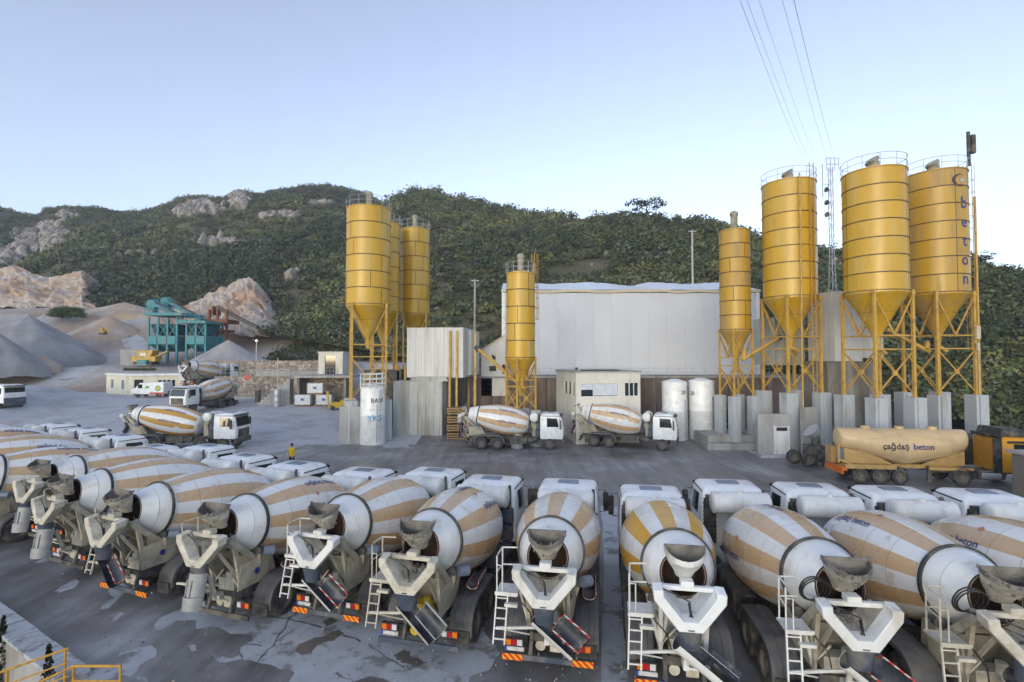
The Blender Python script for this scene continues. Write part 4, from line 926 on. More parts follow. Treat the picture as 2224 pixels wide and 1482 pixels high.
# mixers elsewhere in the yard
GB = 'mixer trucks moving about the yard'
mixer(-33.6, 45.3, 93, 'mixer truck seen side-on with ochre striped drum, driving across the yard', spin=14, tan='drum_ochre', dirty=.6, group=GB, spare=False, ext=1.6)
mixer(-37.0, 67.0, 192, 'small far mixer truck facing the yard beside the prefab hut', z=H(-38, 63), spin=24, dirty=.6, group=GB, spare=False)
mixer(-44.2, 69.0, 14, 'mixer truck whose cream catch frame shows behind the far one', z=H(-44, 72), spin=0, dirty=.6, group=GB, spare=False)
mixer(-3.9, 45.2, 94, 'mixer truck with striped drum waiting under the batching plant by the brown wall', spin=20, dirty=.6, group=GB, spare=False)
mixer(6.4, 46.8, 110, 'mixer truck with striped drum waiting in front of the weighbridge office', spin=-8, dirty=.6, group=GB, spare=False)
# ================================================================== SILOS
def course_fn(r, h, seams, flange=.035):
    def fn(b):
        angs = []; sm_ = []
        n = 40; base = [2*math.pi*i/n for i in range(n)]
        for a in base:
            angs.append(a); sm_.append(0)
            if any(abs(a-s) < 1e-3 for s in seams): angs.append(a+.06/r); sm_[-1] = 1; sm_.append(0)
        prof = [(0, r-.01), (0, r+flange), (.07, r+flange), (.07, r), (h-.012, r), (h-.012, r-.01)]
        b.lathe(prof, 0, 'Z', lambda i, k: 1 if i < 3 or (i == 3 and sm_[k % len(sm_)]) else 0, (0, 0), angs)
    return fn
def silo(name, X, Y, r, z0, zc, zt, n, label, rot=0., gm='gold', legs=True, ped=None, lad=None, vent='hood', rail=True, cone=3.4, seam=None, braces=True, group='yellow cement silos', legw=.2, spout=.25, gnd=0.):
    t = thing(name, label, 'silo', (X, Y, gnd), R(rot), group)
    def p(nm, fn, mats, par=t, **k): return one(nm, fn, mats, par, **k)
    h = (zt-zc)/n; rnd = random.Random(int(X*10))
    base = [2*math.pi*i/40 for i in range(40)]
    me = MB(); course_fn(r, h, [base[4], base[18], base[30]])(me); me = me.mesh('shell_course', [gm, 'hoop'])
    for k in range(n):
        ob('shell_course', me, t, (0, 0, zc+k*h), seam if seam is not None else rnd.choice([0, .9, 2.1, 3.3, 4.6]))
    p('roof', lambda b: b.lathe([(zt-.02, r+.06), (zt+.05, r+.06), (zt+.35, .4), (zt+.37, 0)], 40, 'Z', 0, (1, 0)), [gm])
    cn = p('hopper_cone', lambda b: b.lathe([(zc+.02, r), (zc-.12, r), (zc-.14, r-.02), (zc-cone*.45, r*.58), (zc-cone*.46, r*.585), (zc-cone, spout), (zc-cone-.5, spout)], 40, 'Z', lambda i, k: 1 if i == 3 else 0), [gm, 'hoop'])
    p('outlet', lambda b: (b.tube((0, 0, zc-cone-.4), (0, 0, zc-cone-1.0), spout*.8, n=12), b.tube((0, 0, zc-cone-.75), (spout*2.2, -spout, zc-cone-1.3), spout*.55, n=10)), ['gold_frame'])
    if vent == 'hood':
        p('roof_filter', lambda b: (b.tube((0, 0, zt+.3), (0, 0, zt+1.0), .42, n=16), b.tube((0, 0, zt+1.0), (-.12, 0, zt+1.12), .5, .52, n=16), b.tube((-.12, 0, zt+1.12), (-.2, 0, zt+1.24), .52, .3, n=16)), ['vent'])
    elif vent == 'tall':
        p('roof_filter', lambda b: (b.tube((0, 0, zt+.2), (0, 0, zt+1.5), .30, n=16), b.lathe([(zt+1.5, .36), (zt+1.75, .36), (zt+1.9, .2), (zt+1.92, 0)], 16)), ['vent'])
    if rail:
        def rl(b):
            for z in (zt+.5, zt+1.0): b.pipe([((r+.03)*math.cos(a), (r+.03)*math.sin(a), z) for a in np.linspace(0, 2*math.pi, 41)[:-1]], .022, 5, 0, True)
            for k in range(12):
                a = k*math.pi/6; b.tube(((r+.03)*math.cos(a), (r+.03)*math.sin(a), zt), ((r+.03)*math.cos(a), (r+.03)*math.sin(a), zt+1.0), .022, n=5)
        p('guard_rail', rl, ['galv'])
    a_ = r*.74
    if legs:
        C = [(-a_, -a_), (a_, -a_), (a_, a_), (-a_, a_)]
        for (lx, ly) in C:
            p('leg', lambda b: (b.b2((lx-legw/2, ly-legw/2, z0), (lx+legw/2, ly+legw/2, zc+.1)), b.b2((lx-legw*.8, ly-legw*.8, z0), (lx+legw*.8, ly+legw*.8, z0+.05)), b.b2((lx-legw*.7, ly-legw*.7, zc-.25), (lx+legw*.7, ly+legw*.7, zc-.05))), ['gold_frame'])
        zm = z0+(zc-z0)*.45; zb = z0+(zc-z0)*.58
        for k in range(4):
            A, B = C[k], C[(k+1) % 4]; mid = ((A[0]+B[0])/2, (A[1]+B[1])/2)
            for z in (zm, zb):
                p('brace', lambda b: b.bar((*A, z), (*B, z), .09), ['gold_frame'] if z == zm else ['gold_frame'])
            for q in (A, B):
                p('brace', lambda b: b.bar((*q, zc-.35), (*mid, zb+.05), .08), ['gold_frame'])
            p('brace', lambda b: b.bar((*A, z0+.15), (*B, zm-.1), .07), ['gold_frame']); p('brace', lambda b: b.bar((*B, z0+.15), (*A, zm-.1), .07), ['gold_frame'])
            p('gusset', lambda b: b.box((mid[0], mid[1], (z0+zm)/2), (.12, .12, .35) if k % 2 else (.35, .12, .35)), ['gold_frame'])
        if ped:
            for (lx, ly) in C:
                p('pedestal', lambda b: (b.b2((lx-ped/2, ly-ped/2, -.4), (lx+ped/2, ly+ped/2, z0-.01)), b.b2((lx-ped*.3, ly-ped*.62, -.4), (lx+ped*.1, ly-ped*.5, z0-.08))), ['concrete_pillar'], bev=.02)
    if lad is not None:
        la, z1, z2, cage = lad; ca, sa = math.cos(R(la)), math.sin(R(la)); rr = r+.22; tx, ty = -sa, ca
        def lf(b):
            for s in (-1, 1): b.bar((rr*ca+tx*s*.22, rr*sa+ty*s*.22, z1), (rr*ca+tx*s*.22, rr*sa+ty*s*.22, z2), .05)
            for k in range(int((z2-z1)/.33)):
                z = z1+.2+k*.33; b.bar((rr*ca-tx*.22, rr*sa-ty*.22, z), (rr*ca+tx*.22, rr*sa+ty*.22, z), .035)
            if cage:
                for k in range(int((z2-z1-2)/1.0)):
                    z = z1+2+k*1.0; b.pipe([(rr*ca+ca*.62*math.sin(q)+tx*.35*math.cos(q), rr*sa+sa*.62*math.sin(q)+ty*.35*math.cos(q), z) for q in np.linspace(0, math.pi, 8)], .02, 4)
                for q in np.linspace(.4, math.pi-.4, 4): b.bar((rr*ca+ca*.62*math.sin(q)+tx*.35*math.cos(q), rr*sa+sa*.62*math.sin(q)+ty*.35*math.cos(q), z1+2), (rr*ca+ca*.62*math.sin(q)+tx*.35*math.cos(q), rr*sa+sa*.62*math.sin(q)+ty*.35*math.cos(q), z2), .025)
        p('ladder', lf, ['gold_frame'])
    return t
Xs = lambda px, Y: (px-1112)/F*Y
s1 = silo('cement_silo', Xs(1718, 44), 44, 2.12, 5.0, 13.1, 23.0, 7, 'big yellow silo with a ladder down its face, beside the slender silo', rot=10, ped=1.0, lad=(-82, 4.9, 24.2, False), seam=4.2)
s2 = silo('cement_silo', Xs(1905, 38.9), 38.9, 2.1, 5.0, 12.9, 22.1, 7, 'big plain yellow silo in the middle of the three large silos', rot=6, ped=1.0, seam=4.55)
s3 = silo('cement_silo', Xs(2037, 41.6), 41.6, 2.15, 5.0, 13.1, 22.9, 7, 'big yellow silo with blue vertical lettering at the right end', rot=4, ped=1.05, lad=(-12, 8.5, 23.8, True), seam=3.95, gm='gold_old')
s0 = silo('cement_silo', Xs(1598, 46), 46, 1.32, 4.5, 10.4, 19.4, 7, 'slender yellow silo with tall roof filter in front of the hangar corner', rot=14, ped=.75, vent='tall', rail=False, cone=2.6, legw=.14, gm='gold_old', gnd=0)
sA = silo('cement_silo', Xs(799, 49.6), 49.6, 2.12, 3.9, 13.0, 22.4, 6, 'front yellow silo of the far trio with bare top rail', rot=20, ped=1.1, vent='tall', cone=3.2)
sB = silo('cement_silo', Xs(833, 57), 57, 1.72, 4.0, 13.0, 22.9, 6, 'yellow silo half hidden between the two others of the trio', rot=20, vent=None)
sC = silo('cement_silo', Xs(900, 60), 60, 1.75, 4.0, 13.0, 23.0, 6, 'rear yellow silo of the trio with pale stub filter', rot=12, vent='tall')
sD = silo('cement_silo', Xs(1131, 46), 46, 1.3, 3.2, 7.9, 15.5, 5, 'small yellow silo standing before the white hangar', rot=30, vent='tall', cone=2.4, legw=.14, lad=(10, 9.5, 17.6, True), ped=.7)
# lettering down the face of the end silo
def silo_letters():
    r = 2.15; view = math.atan2(-41.6, -Xs(2037, 41.6)); a0 = view+R(56)-R(4)
    for k, ch in enumerate('beton'):
        vs, fs = text_geo(ch, 1.3, .02); z = 20.1-k*1.5
        one('letter', lambda b: b.add([((r+.015)*math.cos(a0+x/r), (r+.015)*math.sin(a0+x/r), z+y) for x, y, _ in vs], fs), ['text_blue'], s3)
    def cres(b):
        n = 20; o = []; i_ = []
        for k in range(n+1):
            a = R(60+k*(240/n)); o.append((.62*math.cos(a), .5*math.sin(a))); i_.append((.62*math.cos(a)*.80+.12, .5*math.sin(a)*.84+.02))
        P = lambda q: ((r+.016)*math.cos(a0-.15+q[0]/r), (r+.016)*math.sin(a0-.15+q[0]/r), 21.9+q[1])
        b.add([P(q) for q in o+i_], [(k, k+1, n+2+k, n+1+k) for k in range(n)])
        b.add([P((.22+.2*math.cos(k*.63), .02+.17*math.sin(k*.63))) for k in range(10)], [tuple(range(10))], 1)
    one('emblem', cres, ['text_dark', 'galv'], s3)
silo_letters()
one('antenna', lambda b: (b.b2((1.75, -1.35, 23.4), (1.95, -1.2, 26.2)), b.b2((1.98, -1.5, 24.4), (2.28, -1.2, 25.9))), ['chassis'], s3)
one('junction_box', lambda b: (b.b2((1.4, -1.95, 9.4), (1.75, -1.75, 10.4)), b.b2((1.45, -1.95, 8.5), (1.65, -1.8, 9.1)), b.tube((1.6, -1.85, 8.5), (1.6, -1.85, 5.1), .03, n=5)), ['trim_beige'], s3)
one('riser_pipe', lambda b: b.tube((2.55, -1.0, 1.6), (2.55, -1.0, 21.0), .09, n=8), ['gold_frame'], s3)
one('fill_pipe', lambda b: (b.tube((-.75, -2.25, 12.0), (-.75, -2.25, 23.3), .07, n=8), b.tube((-.75, -2.2, 2.0), (-.75, -2.2, 12.0), .07, n=8)), ['gold_frame'], s1)
# mixing tower between the big silos
def ribbed(b, p, q, z0, z1, pitch=.3, d=.02):
    p = Vector(p); q = Vector(q); L = (q-p).length; dr = (q-p)/L; n = Vector((dr.y, -dr.x, 0)); pts = []
    k = 0; t = 0.
    while t < L-1e-6:
        for a, o in ((0, 0), (.35, 0), (.5, d), (.85, d)):
            tt = t+a*pitch
            if tt <= L: pts.append((tt, o))
        t += pitch
    pts.append((L, 0))
    vs = [(*(p+dr*t+n*o).xy, z) for z in (z0, z1) for t, o in pts]; m = len(pts)
    b.add(vs, [(i, i+1, m+i+1, m+i) for i in range(m-1)])
def clad_box(t, c, w, dpt, z0, z1, rot, m, sheets=3, roof='cladding_grey', slope=0.):
    rt = Matrix.Rotation(R(rot), 3, 'Z'); c = Vector((c[0], c[1], 0))
    C = [c+rt @ Vector((sx*w/2, sy*dpt/2, 0)) for sx, sy in ((-1, -1), (1, -1), (1, 1), (-1, 1))]
    for k in range(4):
        A, B = C[k], C[(k+1) % 4]; ns = sheets if k % 2 == 0 else max(1, round(sheets*dpt/w))
        for j in range(ns):
            one('wall_sheet', lambda b: ribbed(b, A.lerp(B, j/ns+.003), A.lerp(B, (j+1)/ns-.003), z0, z1), [m], t, smooth=10)
    one('roof_sheet', lambda b: b.loft([[(p.x, p.y, z1-.01) for p in C], [(p.x, p.y, z1+.06) for p in C]]), [roof], t)
    one('core', lambda b: b.loft([[(*(c+(p-c)*.985).xy, z0+.02) for p in C], [(*(c+(p-c)*.985).xy, z1-.05) for p in C]]), [m], t)
tw = thing('mixing_tower', 'grey ribbed cladding tower on a stained concrete base between big silos', 'tower')
clad_box(tw, (Xs(1812, 45), 45), 2.6, 3.2, 7.6, 13.6, 8, 'cladding', 3)
clad_box(tw, (Xs(1862, 45.5), 45.5), 2.4, 3.0, 7.9, 11.5, 8, 'cladding', 3)
one('concrete_base', lambda b: b.b2((Xs(1795, 43.5), 43.4, -.2), (Xs(1880, 43.5)+1.2, 47, 7.55)), ['concrete_stain'], tw, bev=.03)
clad_box(tw, (Xs(1690, 49), 49), 3.0, 3.4, 7.2, 11.6, 8, 'cladding_grey', 3)
# base room between pedestals of the ladder silo
br = thing('pump_room', 'low concrete room with a white steel door below the ladder silo', 'room')
c1 = s1.location
def wall_between(a, b_, z0, z1, th, m='concrete', name='wall_panel'):
    return one(name, lambda b: b.bar((a[0], a[1], (z0+z1)/2), (b_[0], b_[1], (z0+z1)/2), th, z1-z0), [m], br)
A = Vector((Xs(1650, 40.4), 41.0, 0)); B = Vector((Xs(1728, 40.0), 40.9, 0)); C_ = Vector((Xs(1795, 40.2), 41.7, 0))
wall_between(A, B, -.1, 3.4, .25); wall_between(B+Vector((.9, .0, 0)), C_, -.1, 3.9, .25); wall_between(A+Vector((-.1, -.45, 0)), B+Vector((-.7, -.45, 0)), -.1, .22, .5, 'slurry', 'plinth')
Dm = A.lerp(B, .70); dd_ = (B-A).normalized(); nn = Vector((dd_.y, -dd_.x, 0))
door = one('door', lambda b: b.bar(Dm-dd_*.52+nn*.15+Vector((0, 0, 1.25)), Dm+dd_*.52+nn*.15+Vector((0, 0, 1.25)), .06, 2.3), ['white'], br)
one('louvre', lambda b: b.bar(Dm-dd_*.42+nn*.19+Vector((0, 0, 2.2)), Dm+dd_*.42+nn*.19+Vector((0, 0, 2.2)), .03, .28), ['dark_gap'], door)
one('door_frame', lambda b: [b.bar(Dm+dd_*s*.57+nn*.14+Vector((0, 0, .1)), Dm+dd_*s*.57+nn*.14+Vector((0, 0, 2.5)), .08, .1) for s in (-1, 1)], ['trim_white'], door)
# raised slab with rail in front of slender silo
sl_ = thing('loading_slab', 'raised concrete slab with thin rail below the slender silo', 'slab')
one('slab', lambda b: (b.b2((Xs(1535, 43.6), 43.6, -.2), (Xs(1655, 43.6), 44.6, .55)), b.b2((Xs(1535, 44.6), 44.61, -.2), (Xs(1658, 44.6), 48, 1.1))), ['concrete'], sl_, bev=.03)
one('back_wall', lambda b: b.b2((Xs(1540, 48), 48.02, -.1), (Xs(1665, 48), 48.3, 4.2)), ['concrete_stain'], sl_)
one('opening', lambda b: b.b2((Xs(1575, 47.9), 47.93, 1.12), (Xs(1592, 47.9), 48.0, 3.0)), ['dark_gap'], sl_)
def thinrail(b, p, q, n, hgt=1.0, r=.022):
    p = Vector(p); q = Vector(q)
    for z in (hgt*.5, hgt): b.tube(p+Vector((0, 0, z)), q+Vector((0, 0, z)), r, n=5)
    for k in range(n+1): c = p.lerp(q, k/n); b.tube(c, c+Vector((0, 0, hgt)), r, n=5)
one('rail', lambda b: thinrail(b, (Xs(1535, 44.7), 44.7, 1.1), (Xs(1655, 44.7), 44.7, 1.1), 5), ['galv'], sl_)
# screw conveyors
def conveyor(p, q, label, r=.16):
    t = thing('screw_conveyor', label, 'conveyor', p); v = Vector(q)-Vector(p)
    one('tube', lambda b: b.tube((0, 0, 0), v, r, n=12), ['gold_frame'], t); one('motor', lambda b: b.tube(v, v*1.07, r*1.5, n=12), ['bluegrey'], t)
    one('inlet', lambda b: b.tube(v*.06, v*.06+Vector((0, 0, .8)), r*1.1, n=10), ['gold_frame'], t)
conveyor(at(1612, 782, 45), at(1690, 735, 45.5), 'yellow screw conveyor rising from the slender silo to the mixing tower')
conveyor(at(2020, 765, 41), at(1925, 715, 42), 'brown-yellow screw conveyor under the lettered silo')
conveyor(at(1140, 845, 45), at(1040, 760, 50), 'yellow screw conveyor slanting up from the small silo to the batching house')
# ================================================================== HANGAR, WALLS, OFFICE
hg = thing('hangar', 'large white steel hangar with low roof on the upper terrace', 'hangar')
HX0, HX1, HY = Xs(1092, 60), Xs(1648, 60), 60.0
for j in range(14):
    x0 = HX0+(HX1-HX0)*j/14; x1 = HX0+(HX1-HX0)*(j+1)/14
    one('wall_sheet', lambda b: ribbed(b, (x0+.004, HY, 0), (x1-.004, HY, 0), 5.8, 15.6, .72, .006), ['hangar'], hg, smooth=10)
one('side_wall', lambda b: (b.b2((HX0+.02, HY+.05, 5.8), (HX0+.25, HY+22, 15.55)), b.b2((HX1-.25, HY+.05, 5.8), (HX1-.02, HY+22, 15.55))), ['hangar'], hg)
one('corner_trim', lambda b: b.b2((HX0-.12, HY-.12, 5.8), (HX0+.28, HY-.04, 15.6)), ['trim_white'], hg); one('corner_trim', lambda b: b.b2((HX1-.28, HY-.12, 5.8), (HX1+.12, HY-.04, 15.6)), ['trim_white'], hg)
def eave(b):
    xs_ = np.linspace(HX0-.2, HX1+.2, 40); zz = [15.62+.06*math.sin(i*.7)+(.14*math.exp(-((x-HX0-19)/1.2)**2)-.10*math.exp(-((x-HX0-21)/1.2)**2)) for i, x in enumerate(xs_)]
    b.loft([[(x, HY-.22, z), (x, HY-.02, z), (x, HY-.02, z+.3), (x, HY-.22, z+.3)] for x, z in zip(xs_, zz)])
one('eave_trim', eave, ['trim_beige'], hg)
def hroof(b):
    n = 60; xs_ = np.linspace(HX0-.15, HX1+.15, n); rr = random.Random(4)
    top = [18.2+.10*math.sin(k*.35)+rr.uniform(-.05, .06)-.35*math.exp(-((k-34)/3.)**2) for k in range(n)]
    L = [[(x, HY-.24, 15.93) for x in xs_], [(x, HY+10, z) for x, z in zip(xs_, top)], [(x, HY+21, 15.9) for x in xs_]]
    b.loft(L, 0, (0, 0), closed=False)
one('roof', hroof, ['hangar_roof'], hg, smooth=10)
lt = thing('lean_to', 'small white lean-to with dark openings beside the small silo', 'building')
lx0, lx1 = Xs(1045, 57), Xs(1098, 57)
one('wall', lambda b: b.prism([(lx0, 3.6), (lx1, 3.6), (lx1, 10.4), (lx0, 8.6)], 'Y', 57, 59.5), ['render_white'], lt)
one('roof_edge', lambda b: b.bar((lx0-.1, 56.95, 8.66), (lx1, 56.95, 10.46), .25, .14), ['trim_beige'], lt)
for (u0, u1, v0, v1) in ((1068, 1076, 770, 782), (1063, 1077, 795, 806), (1091, 1097, 792, 812)):
    a_, b_ = at(u0, v1, 56.98), at(u1, v0, 56.98); one('window', lambda b: b.b2((a_.x, 56.9, a_.z), (b_.x, 56.99, b_.z)), ['glass'], lt)
rw = thing('retaining_wall', 'tall brown stained retaining wall below the hangar terrace', 'wall')
nx_ = 17; X0, X1 = Xs(1030, 57), Xs(1700, 57)
for j in range(nx_):
    x0 = X0+(X1-X0)*j/nx_; x1 = X0+(X1-X0)*(j+1)/nx_; dy = .05*math.sin(j*2.1)
    one('wall_panel', lambda b: b.b2((x0+.02, 57+dy, -.2), (x1-.02, 57.6, 5.6)), ['brownwall'], rw, bev=.02)
one('coping', lambda b: b.b2((X0-.1, 56.85, 5.6), (X1+.1, 57.9, 5.8)), ['concrete'], rw)
one('rail', lambda b: thinrail(b, (X0, 57.2, 5.8), (X1, 57.2, 5.8), 24, .9, .02), ['galv'], rw)
of = thing('weighbridge_office', 'two storey cream office with a wide window on its upper floor', 'building', (Xs(1251, 46.5), 46.5, 0), R(11))
OW, OD, OH = 6.3, 6.4, 6.55
def walls_with_holes(b, w, z0, z1, holes, y=0., th=.2):
    xs_ = sorted({0, w, *[h[0] for h in holes], *[h[1] for h in holes]}); zs = sorted({z0, z1, *[h[2] for h in holes], *[h[3] for h in holes]})
    for i in range(len(xs_)-1):
        for k in range(len(zs)-1):
            cx, cz = (xs_[i]+xs_[i+1])/2, (zs[k]+zs[k+1])/2
            if not any(h[0] < cx < h[1] and h[2] < cz < h[3] for h in holes): b.b2((xs_[i], y, zs[k]), (xs_[i+1], y+th, zs[k+1]))
FR = [(.45, 4.1, 4.35, 5.55), (4.75, 6.1, 4.35, 5.6)]
one('front_wall', lambda b: walls_with_holes(b, OW, 0, OH, FR), ['render_white'], of)
one('side_wall', lambda b: b.b2((OW-.2, .21, 0), (OW, OD, OH)), ['render_white'], of); one('back_wall', lambda b: b.b2((0, OD, 0), (OW, OD+.2, OH)), ['render_white'], of)
SD = [(.3, .95, 4.4, 5.6), (1.35, 2.2, 4.4, 5.6), (2.6, 3.5, 4.4, 5.6)]
lw_ = one('side_wall', lambda b: walls_with_holes(b, OD-.21, 0, OH, SD), ['render_white'], of); lw_.rotation_euler = (0, 0, R(90)); lw_.location = (.2, .21, 0)
for k, (a_, c_, z0, z1) in enumerate(SD):
    o_ = one('window', lambda b: b.b2((a_, .08, z0), (c_, .1, z1)), ['glass'], of); o_.rotation_euler = (0, 0, R(90)); o_.location = (.2, .21, 0)
    f_ = one('window_frame', lambda b: [b.b2((q-.03, .04, z0), (q+.03, .12, z1)) for q in (a_, c_)], ['trim_white'], o_)
for k, (a_, c_, z0, z1) in enumerate(FR):
    wn = one('window', lambda b: b.b2((a_, .1, z0), (c_, .12, z1)), ['glass'], of)
    one('window_frame', lambda b: ([b.b2((a_+(c_-a_)*j/3-.035, .03, z0), (a_+(c_-a_)*j/3+.035, .14, z1)) for j in range(4)], b.b2((a_-.05, -.03, z0-.09), (c_+.05, .13, z0)), b.b2((a_, .03, z1-.06), (c_, .13, z1))), ['trim_white'], wn)
    if k == 0:
        one('blind', lambda b: [b.b2((a_+(c_-a_)*j/3+.06, .08, z0+.05), (a_+(c_-a_)*(j+1)/3-.06, .09, z1-.08)) for j in (1, 2)]+[b.b2((a_+.06, .08, z0+.6), (a_+(c_-a_)/3-.06, .09, z1-.08))], ['sticker'], wn)
one('roof', lambda b: (b.b2((-.12, -.12, OH), (OW+.12, OD+.3, OH+.12)), b.b2((.5, -.06, OH+.12), (4.2, .1, OH+.24), 1)), ['concrete', 'text_dark'], of)
one('wall_lamp', lambda b: (b.box((0, -.1, OH+.35), (.18, .25, .22)), b.tube((0, 0, OH+.1), (0, 0, OH+.3), .03, n=6)), ['chassis'], of)
# white storage tanks
def vtank(px, Y, r, h, label, txt=None, m='white_clean', name='storage_tank', z=0., n=28):
    t = thing(name, label, 'tank', (Xs(px, Y), Y, z), 0, 'white upright tanks')
    one('shell', lambda b: b.lathe([(0, r), (.05, r+.03), (h*.5, r), (h*.5+.02, r+.012), (h*.5+.05, r), (h-.02, r), (h, r*.97), (h+.25, r*.3), (h+.26, 0)], n, 'Z', 0, (1, 0)), [m], t)
    one('pipe', lambda b: (b.tube((r*.55, -r*.88, .3), (r*.55, -r*.88, h*.7), .05, n=6), b.tube((r*.75, -r*.72, .3), (r*.75, -r*.72, h*.95), .03, n=5)), ['galv'], t)
    view = math.atan2(-Y, -Xs(px, Y))
    for (s, size, zz, mm, da) in (txt or []):
        vs, fs = text_geo(s, size, .01); a0 = view+da
        one('lettering', lambda b: b.add([((r+.012)*math.cos(a0+x/r), (r+.012)*math.sin(a0+x/r), zz+y) for x, y, _ in vs], fs), [mm], t)
    return t
vtank(1464, 49, 1.18, 5.6, 'white upright tank nearest the office', [('20', .5, 4.6, 'text_dark', .75)])
vtank(1522, 49, 1.18, 5.7, 'white upright tank with an attached ladder, farther from the office', [('20', .5, 4.5, 'text_dark', -.75)])
wt2 = vtank(811, 47, 1.12, 5.2, 'tall white additive tank with dark and blue lettering under the trio', [('BASF', .55, 4.0, 'text_dark', .35), ('YKS', .75, 2.4, 'blue_text', .15), ('- - - -', .45, 3.2, 'pink_text', .2)], z=0.)
one('top_rail', lambda b: ([b.pipe([(1.15*math.cos(a), 1.15*math.sin(a), zz) for a in np.linspace(0, 2*math.pi, 21)[:-1]], .05, 4, 0, True) for zz in (5.5, 5.95, 6.4)], [b.tube((1.15*math.cos(a), 1.15*math.sin(a), 5.1), (1.15*math.cos(a), 1.15*math.sin(a), 6.4), .05, n=4) for a in np.linspace(0, 2*math.pi, 13)[:-1]]), ['white'], wt2)
# batching plant in the middle
bt = thing('batching_house', 'white clad batching house on yellow posts above a grey sheet shed', 'building')
clad_box(bt, (Xs(958, 53), 53.5), 5.9, 5.0, 5.9, 10.9, -8, 'cladding', 6)
clad_box(bt, (Xs(1012, 54), 54.3), 2.0, 4.0, 6.1, 10.7, -8, 'cladding', 2)
for px in (977, 992, 1032): one('post', lambda b: b.b2((Xs(px, 50.6)-.1, 50.5, 0), (Xs(px, 50.6)+.1, 50.7, 10.6)), ['gold_frame'], bt)
for px in (865, 880, 1030, 1018): one('post', lambda b: b.b2((Xs(px, 56)-.12, 56, 0), (Xs(px, 56)+.12, 56.2, 7)), ['gold_frame'], bt)
clad_box(bt, (Xs(915, 51.3), 51.4), 5.0, 2.6, .0, 5.5, -6, 'cladding_grey', 6)
one('shed_hood', lambda b: b.prism([(Xs(888, 50), 5.56), (Xs(973, 50), 5.56), (Xs(968, 50), 6.0), (Xs(896, 50), 6.0)], 'Y', 50.2, 52.8), ['cladding_grey'], bt)
one('back_wall', lambda b: b.b2((Xs(860, 63), 63, 0), (Xs(1045, 63), 63.6, 6.5)), ['concrete_stain'], bt)
one('platform_slab', lambda b: b.b2((Xs(972, 52), 51.5, 2.3), (Xs(1042, 52), 55, 2.55)), ['concrete'], bt)
one('mixer_block', lambda b: (b.b2((Xs(800, 58), 56, 3.5), (Xs(880, 58), 60, 6.5)), b.b2((Xs(845, 55), 54, 0), (Xs(858, 55), 56, 5))), ['chassis'], bt)
# pallet boxes stacked below platform
for k in range(4): tag(one('wooden_crate', lambda b: ([b.b2((Xs(972, 49)+.0, 48.6, .1+k*.8+q*.22), (Xs(972, 49)+2.2, 49.8, .1+k*.8+q*.22+.14)) for q in range(3)], [b.b2((Xs(972, 49)+q, 48.7, .1+k*.8), (Xs(972, 49)+q+.12, 49.7, .1+k*.8+.6)) for q in (0.05, 1.0, 2.0)]), ['wood']), ['bottom', 'second', 'third', 'topmost'][k]+' slatted wooden crate stacked beside the grey sheet shed', 'crate', 'stacked wooden crates')
cb_ = thing('concrete_block', 'grey concrete footing block beside the additive tank', 'block', (Xs(765, 47), 47.5, 0)); one('block_body', lambda b: b.b2((-1.1, -.6, -.2), (2.2, 1.2, 3.4)), ['concrete'], cb_, bev=.03); one('leg_plate', lambda b: b.b2((-.5, -.3, 3.4), (0, .2, 3.47)), ['gold_frame'], cb_)
# stone walls and canopy, left of the batching house
sw = thing('stone_wall', 'two tier rubble stone retaining wall behind the yard', 'wall')
one('lower_tier', lambda b: b.prism([(71.2, 1.2), (71.6, 5.2), (72.6, 5.2), (72.6, 1.2)], 'X', Xs(462, 71), Xs(690, 71)), ['stone'], sw)
one('upper_tier', lambda b: b.prism([(76.2, 4.5), (76.6, 7.4), (77.6, 7.4), (77.6, 4.5)], 'X', Xs(440, 76), Xs(760, 76)), ['stone'], sw)
one('coping', lambda b: b.b2((Xs(555, 71), 71.3, 5.2), (Xs(700, 71), 73.2, 6.0)), ['concrete'], sw)
one('rail', lambda b: thinrail(b, (Xs(470, 71.8), 71.8, 5.2), (Xs(640, 71.8), 71.8, 5.2), 16, 1.0, .025), ['galv'], sw)
cn_ = thing('canopy_store', 'concrete store with flat slab roof under the stone wall', 'building')
one('roof_slab', lambda b: b.b2((Xs(643, 66), 65.5, 5.25), (Xs(765, 66), 70, 5.55)), ['concrete'], cn_)
one('back_wall', lambda b: b.b2((Xs(646, 68), 68.5, 1.2), (Xs(760, 68), 69, 5.2)), ['stone'], cn_)
one('end_wall', lambda b: b.b2((Xs(646, 66), 66, 1.2), (Xs(646, 66)+.3, 68.5, 5.2)), ['concrete_stain'], cn_); one('end_wall', lambda b: b.b2((Xs(752, 66)-.3, 66, 1.2), (Xs(752, 66), 68.5, 5.2)), ['concrete_stain'], cn_)
for k in range(11): one('stair_step', lambda b: b.b2((Xs(636, 67)-.42*k-.42, 66.2, 1.0), (Xs(636, 67)-.42*k, 67.4, 5.1-.34*k)), ['concrete'], cn_)
hb = thing('guard_hut', 'small white hut with a dark doorway on the terrace', 'hut', (Xs(692, 71), 71, 5.55)); 
one('walls', lambda b: walls_with_holes(b, 3.4, 0, 3.0, [(.9, 2.4, 0, 2.6)]), ['render_white'], hb); one('door', lambda b: b.b2((.9, .12, 0), (2.4, .16, 2.6)), ['glass'], hb); one('door_rail', lambda b: thinrail(b, (.7, -.2, 0), (2.7, -.2, 0), 4, .9, .02), ['galv'], hb); one('shell', lambda b: (b.b2((0, .21, 0), (.2, 2.6, 3.0)), b.b2((3.2, .21, 0), (3.4, 2.6, 3.0)), b.b2((-.1, -.1, 3.0), (3.5, 2.7, 3.15))), ['render_white'], hb)
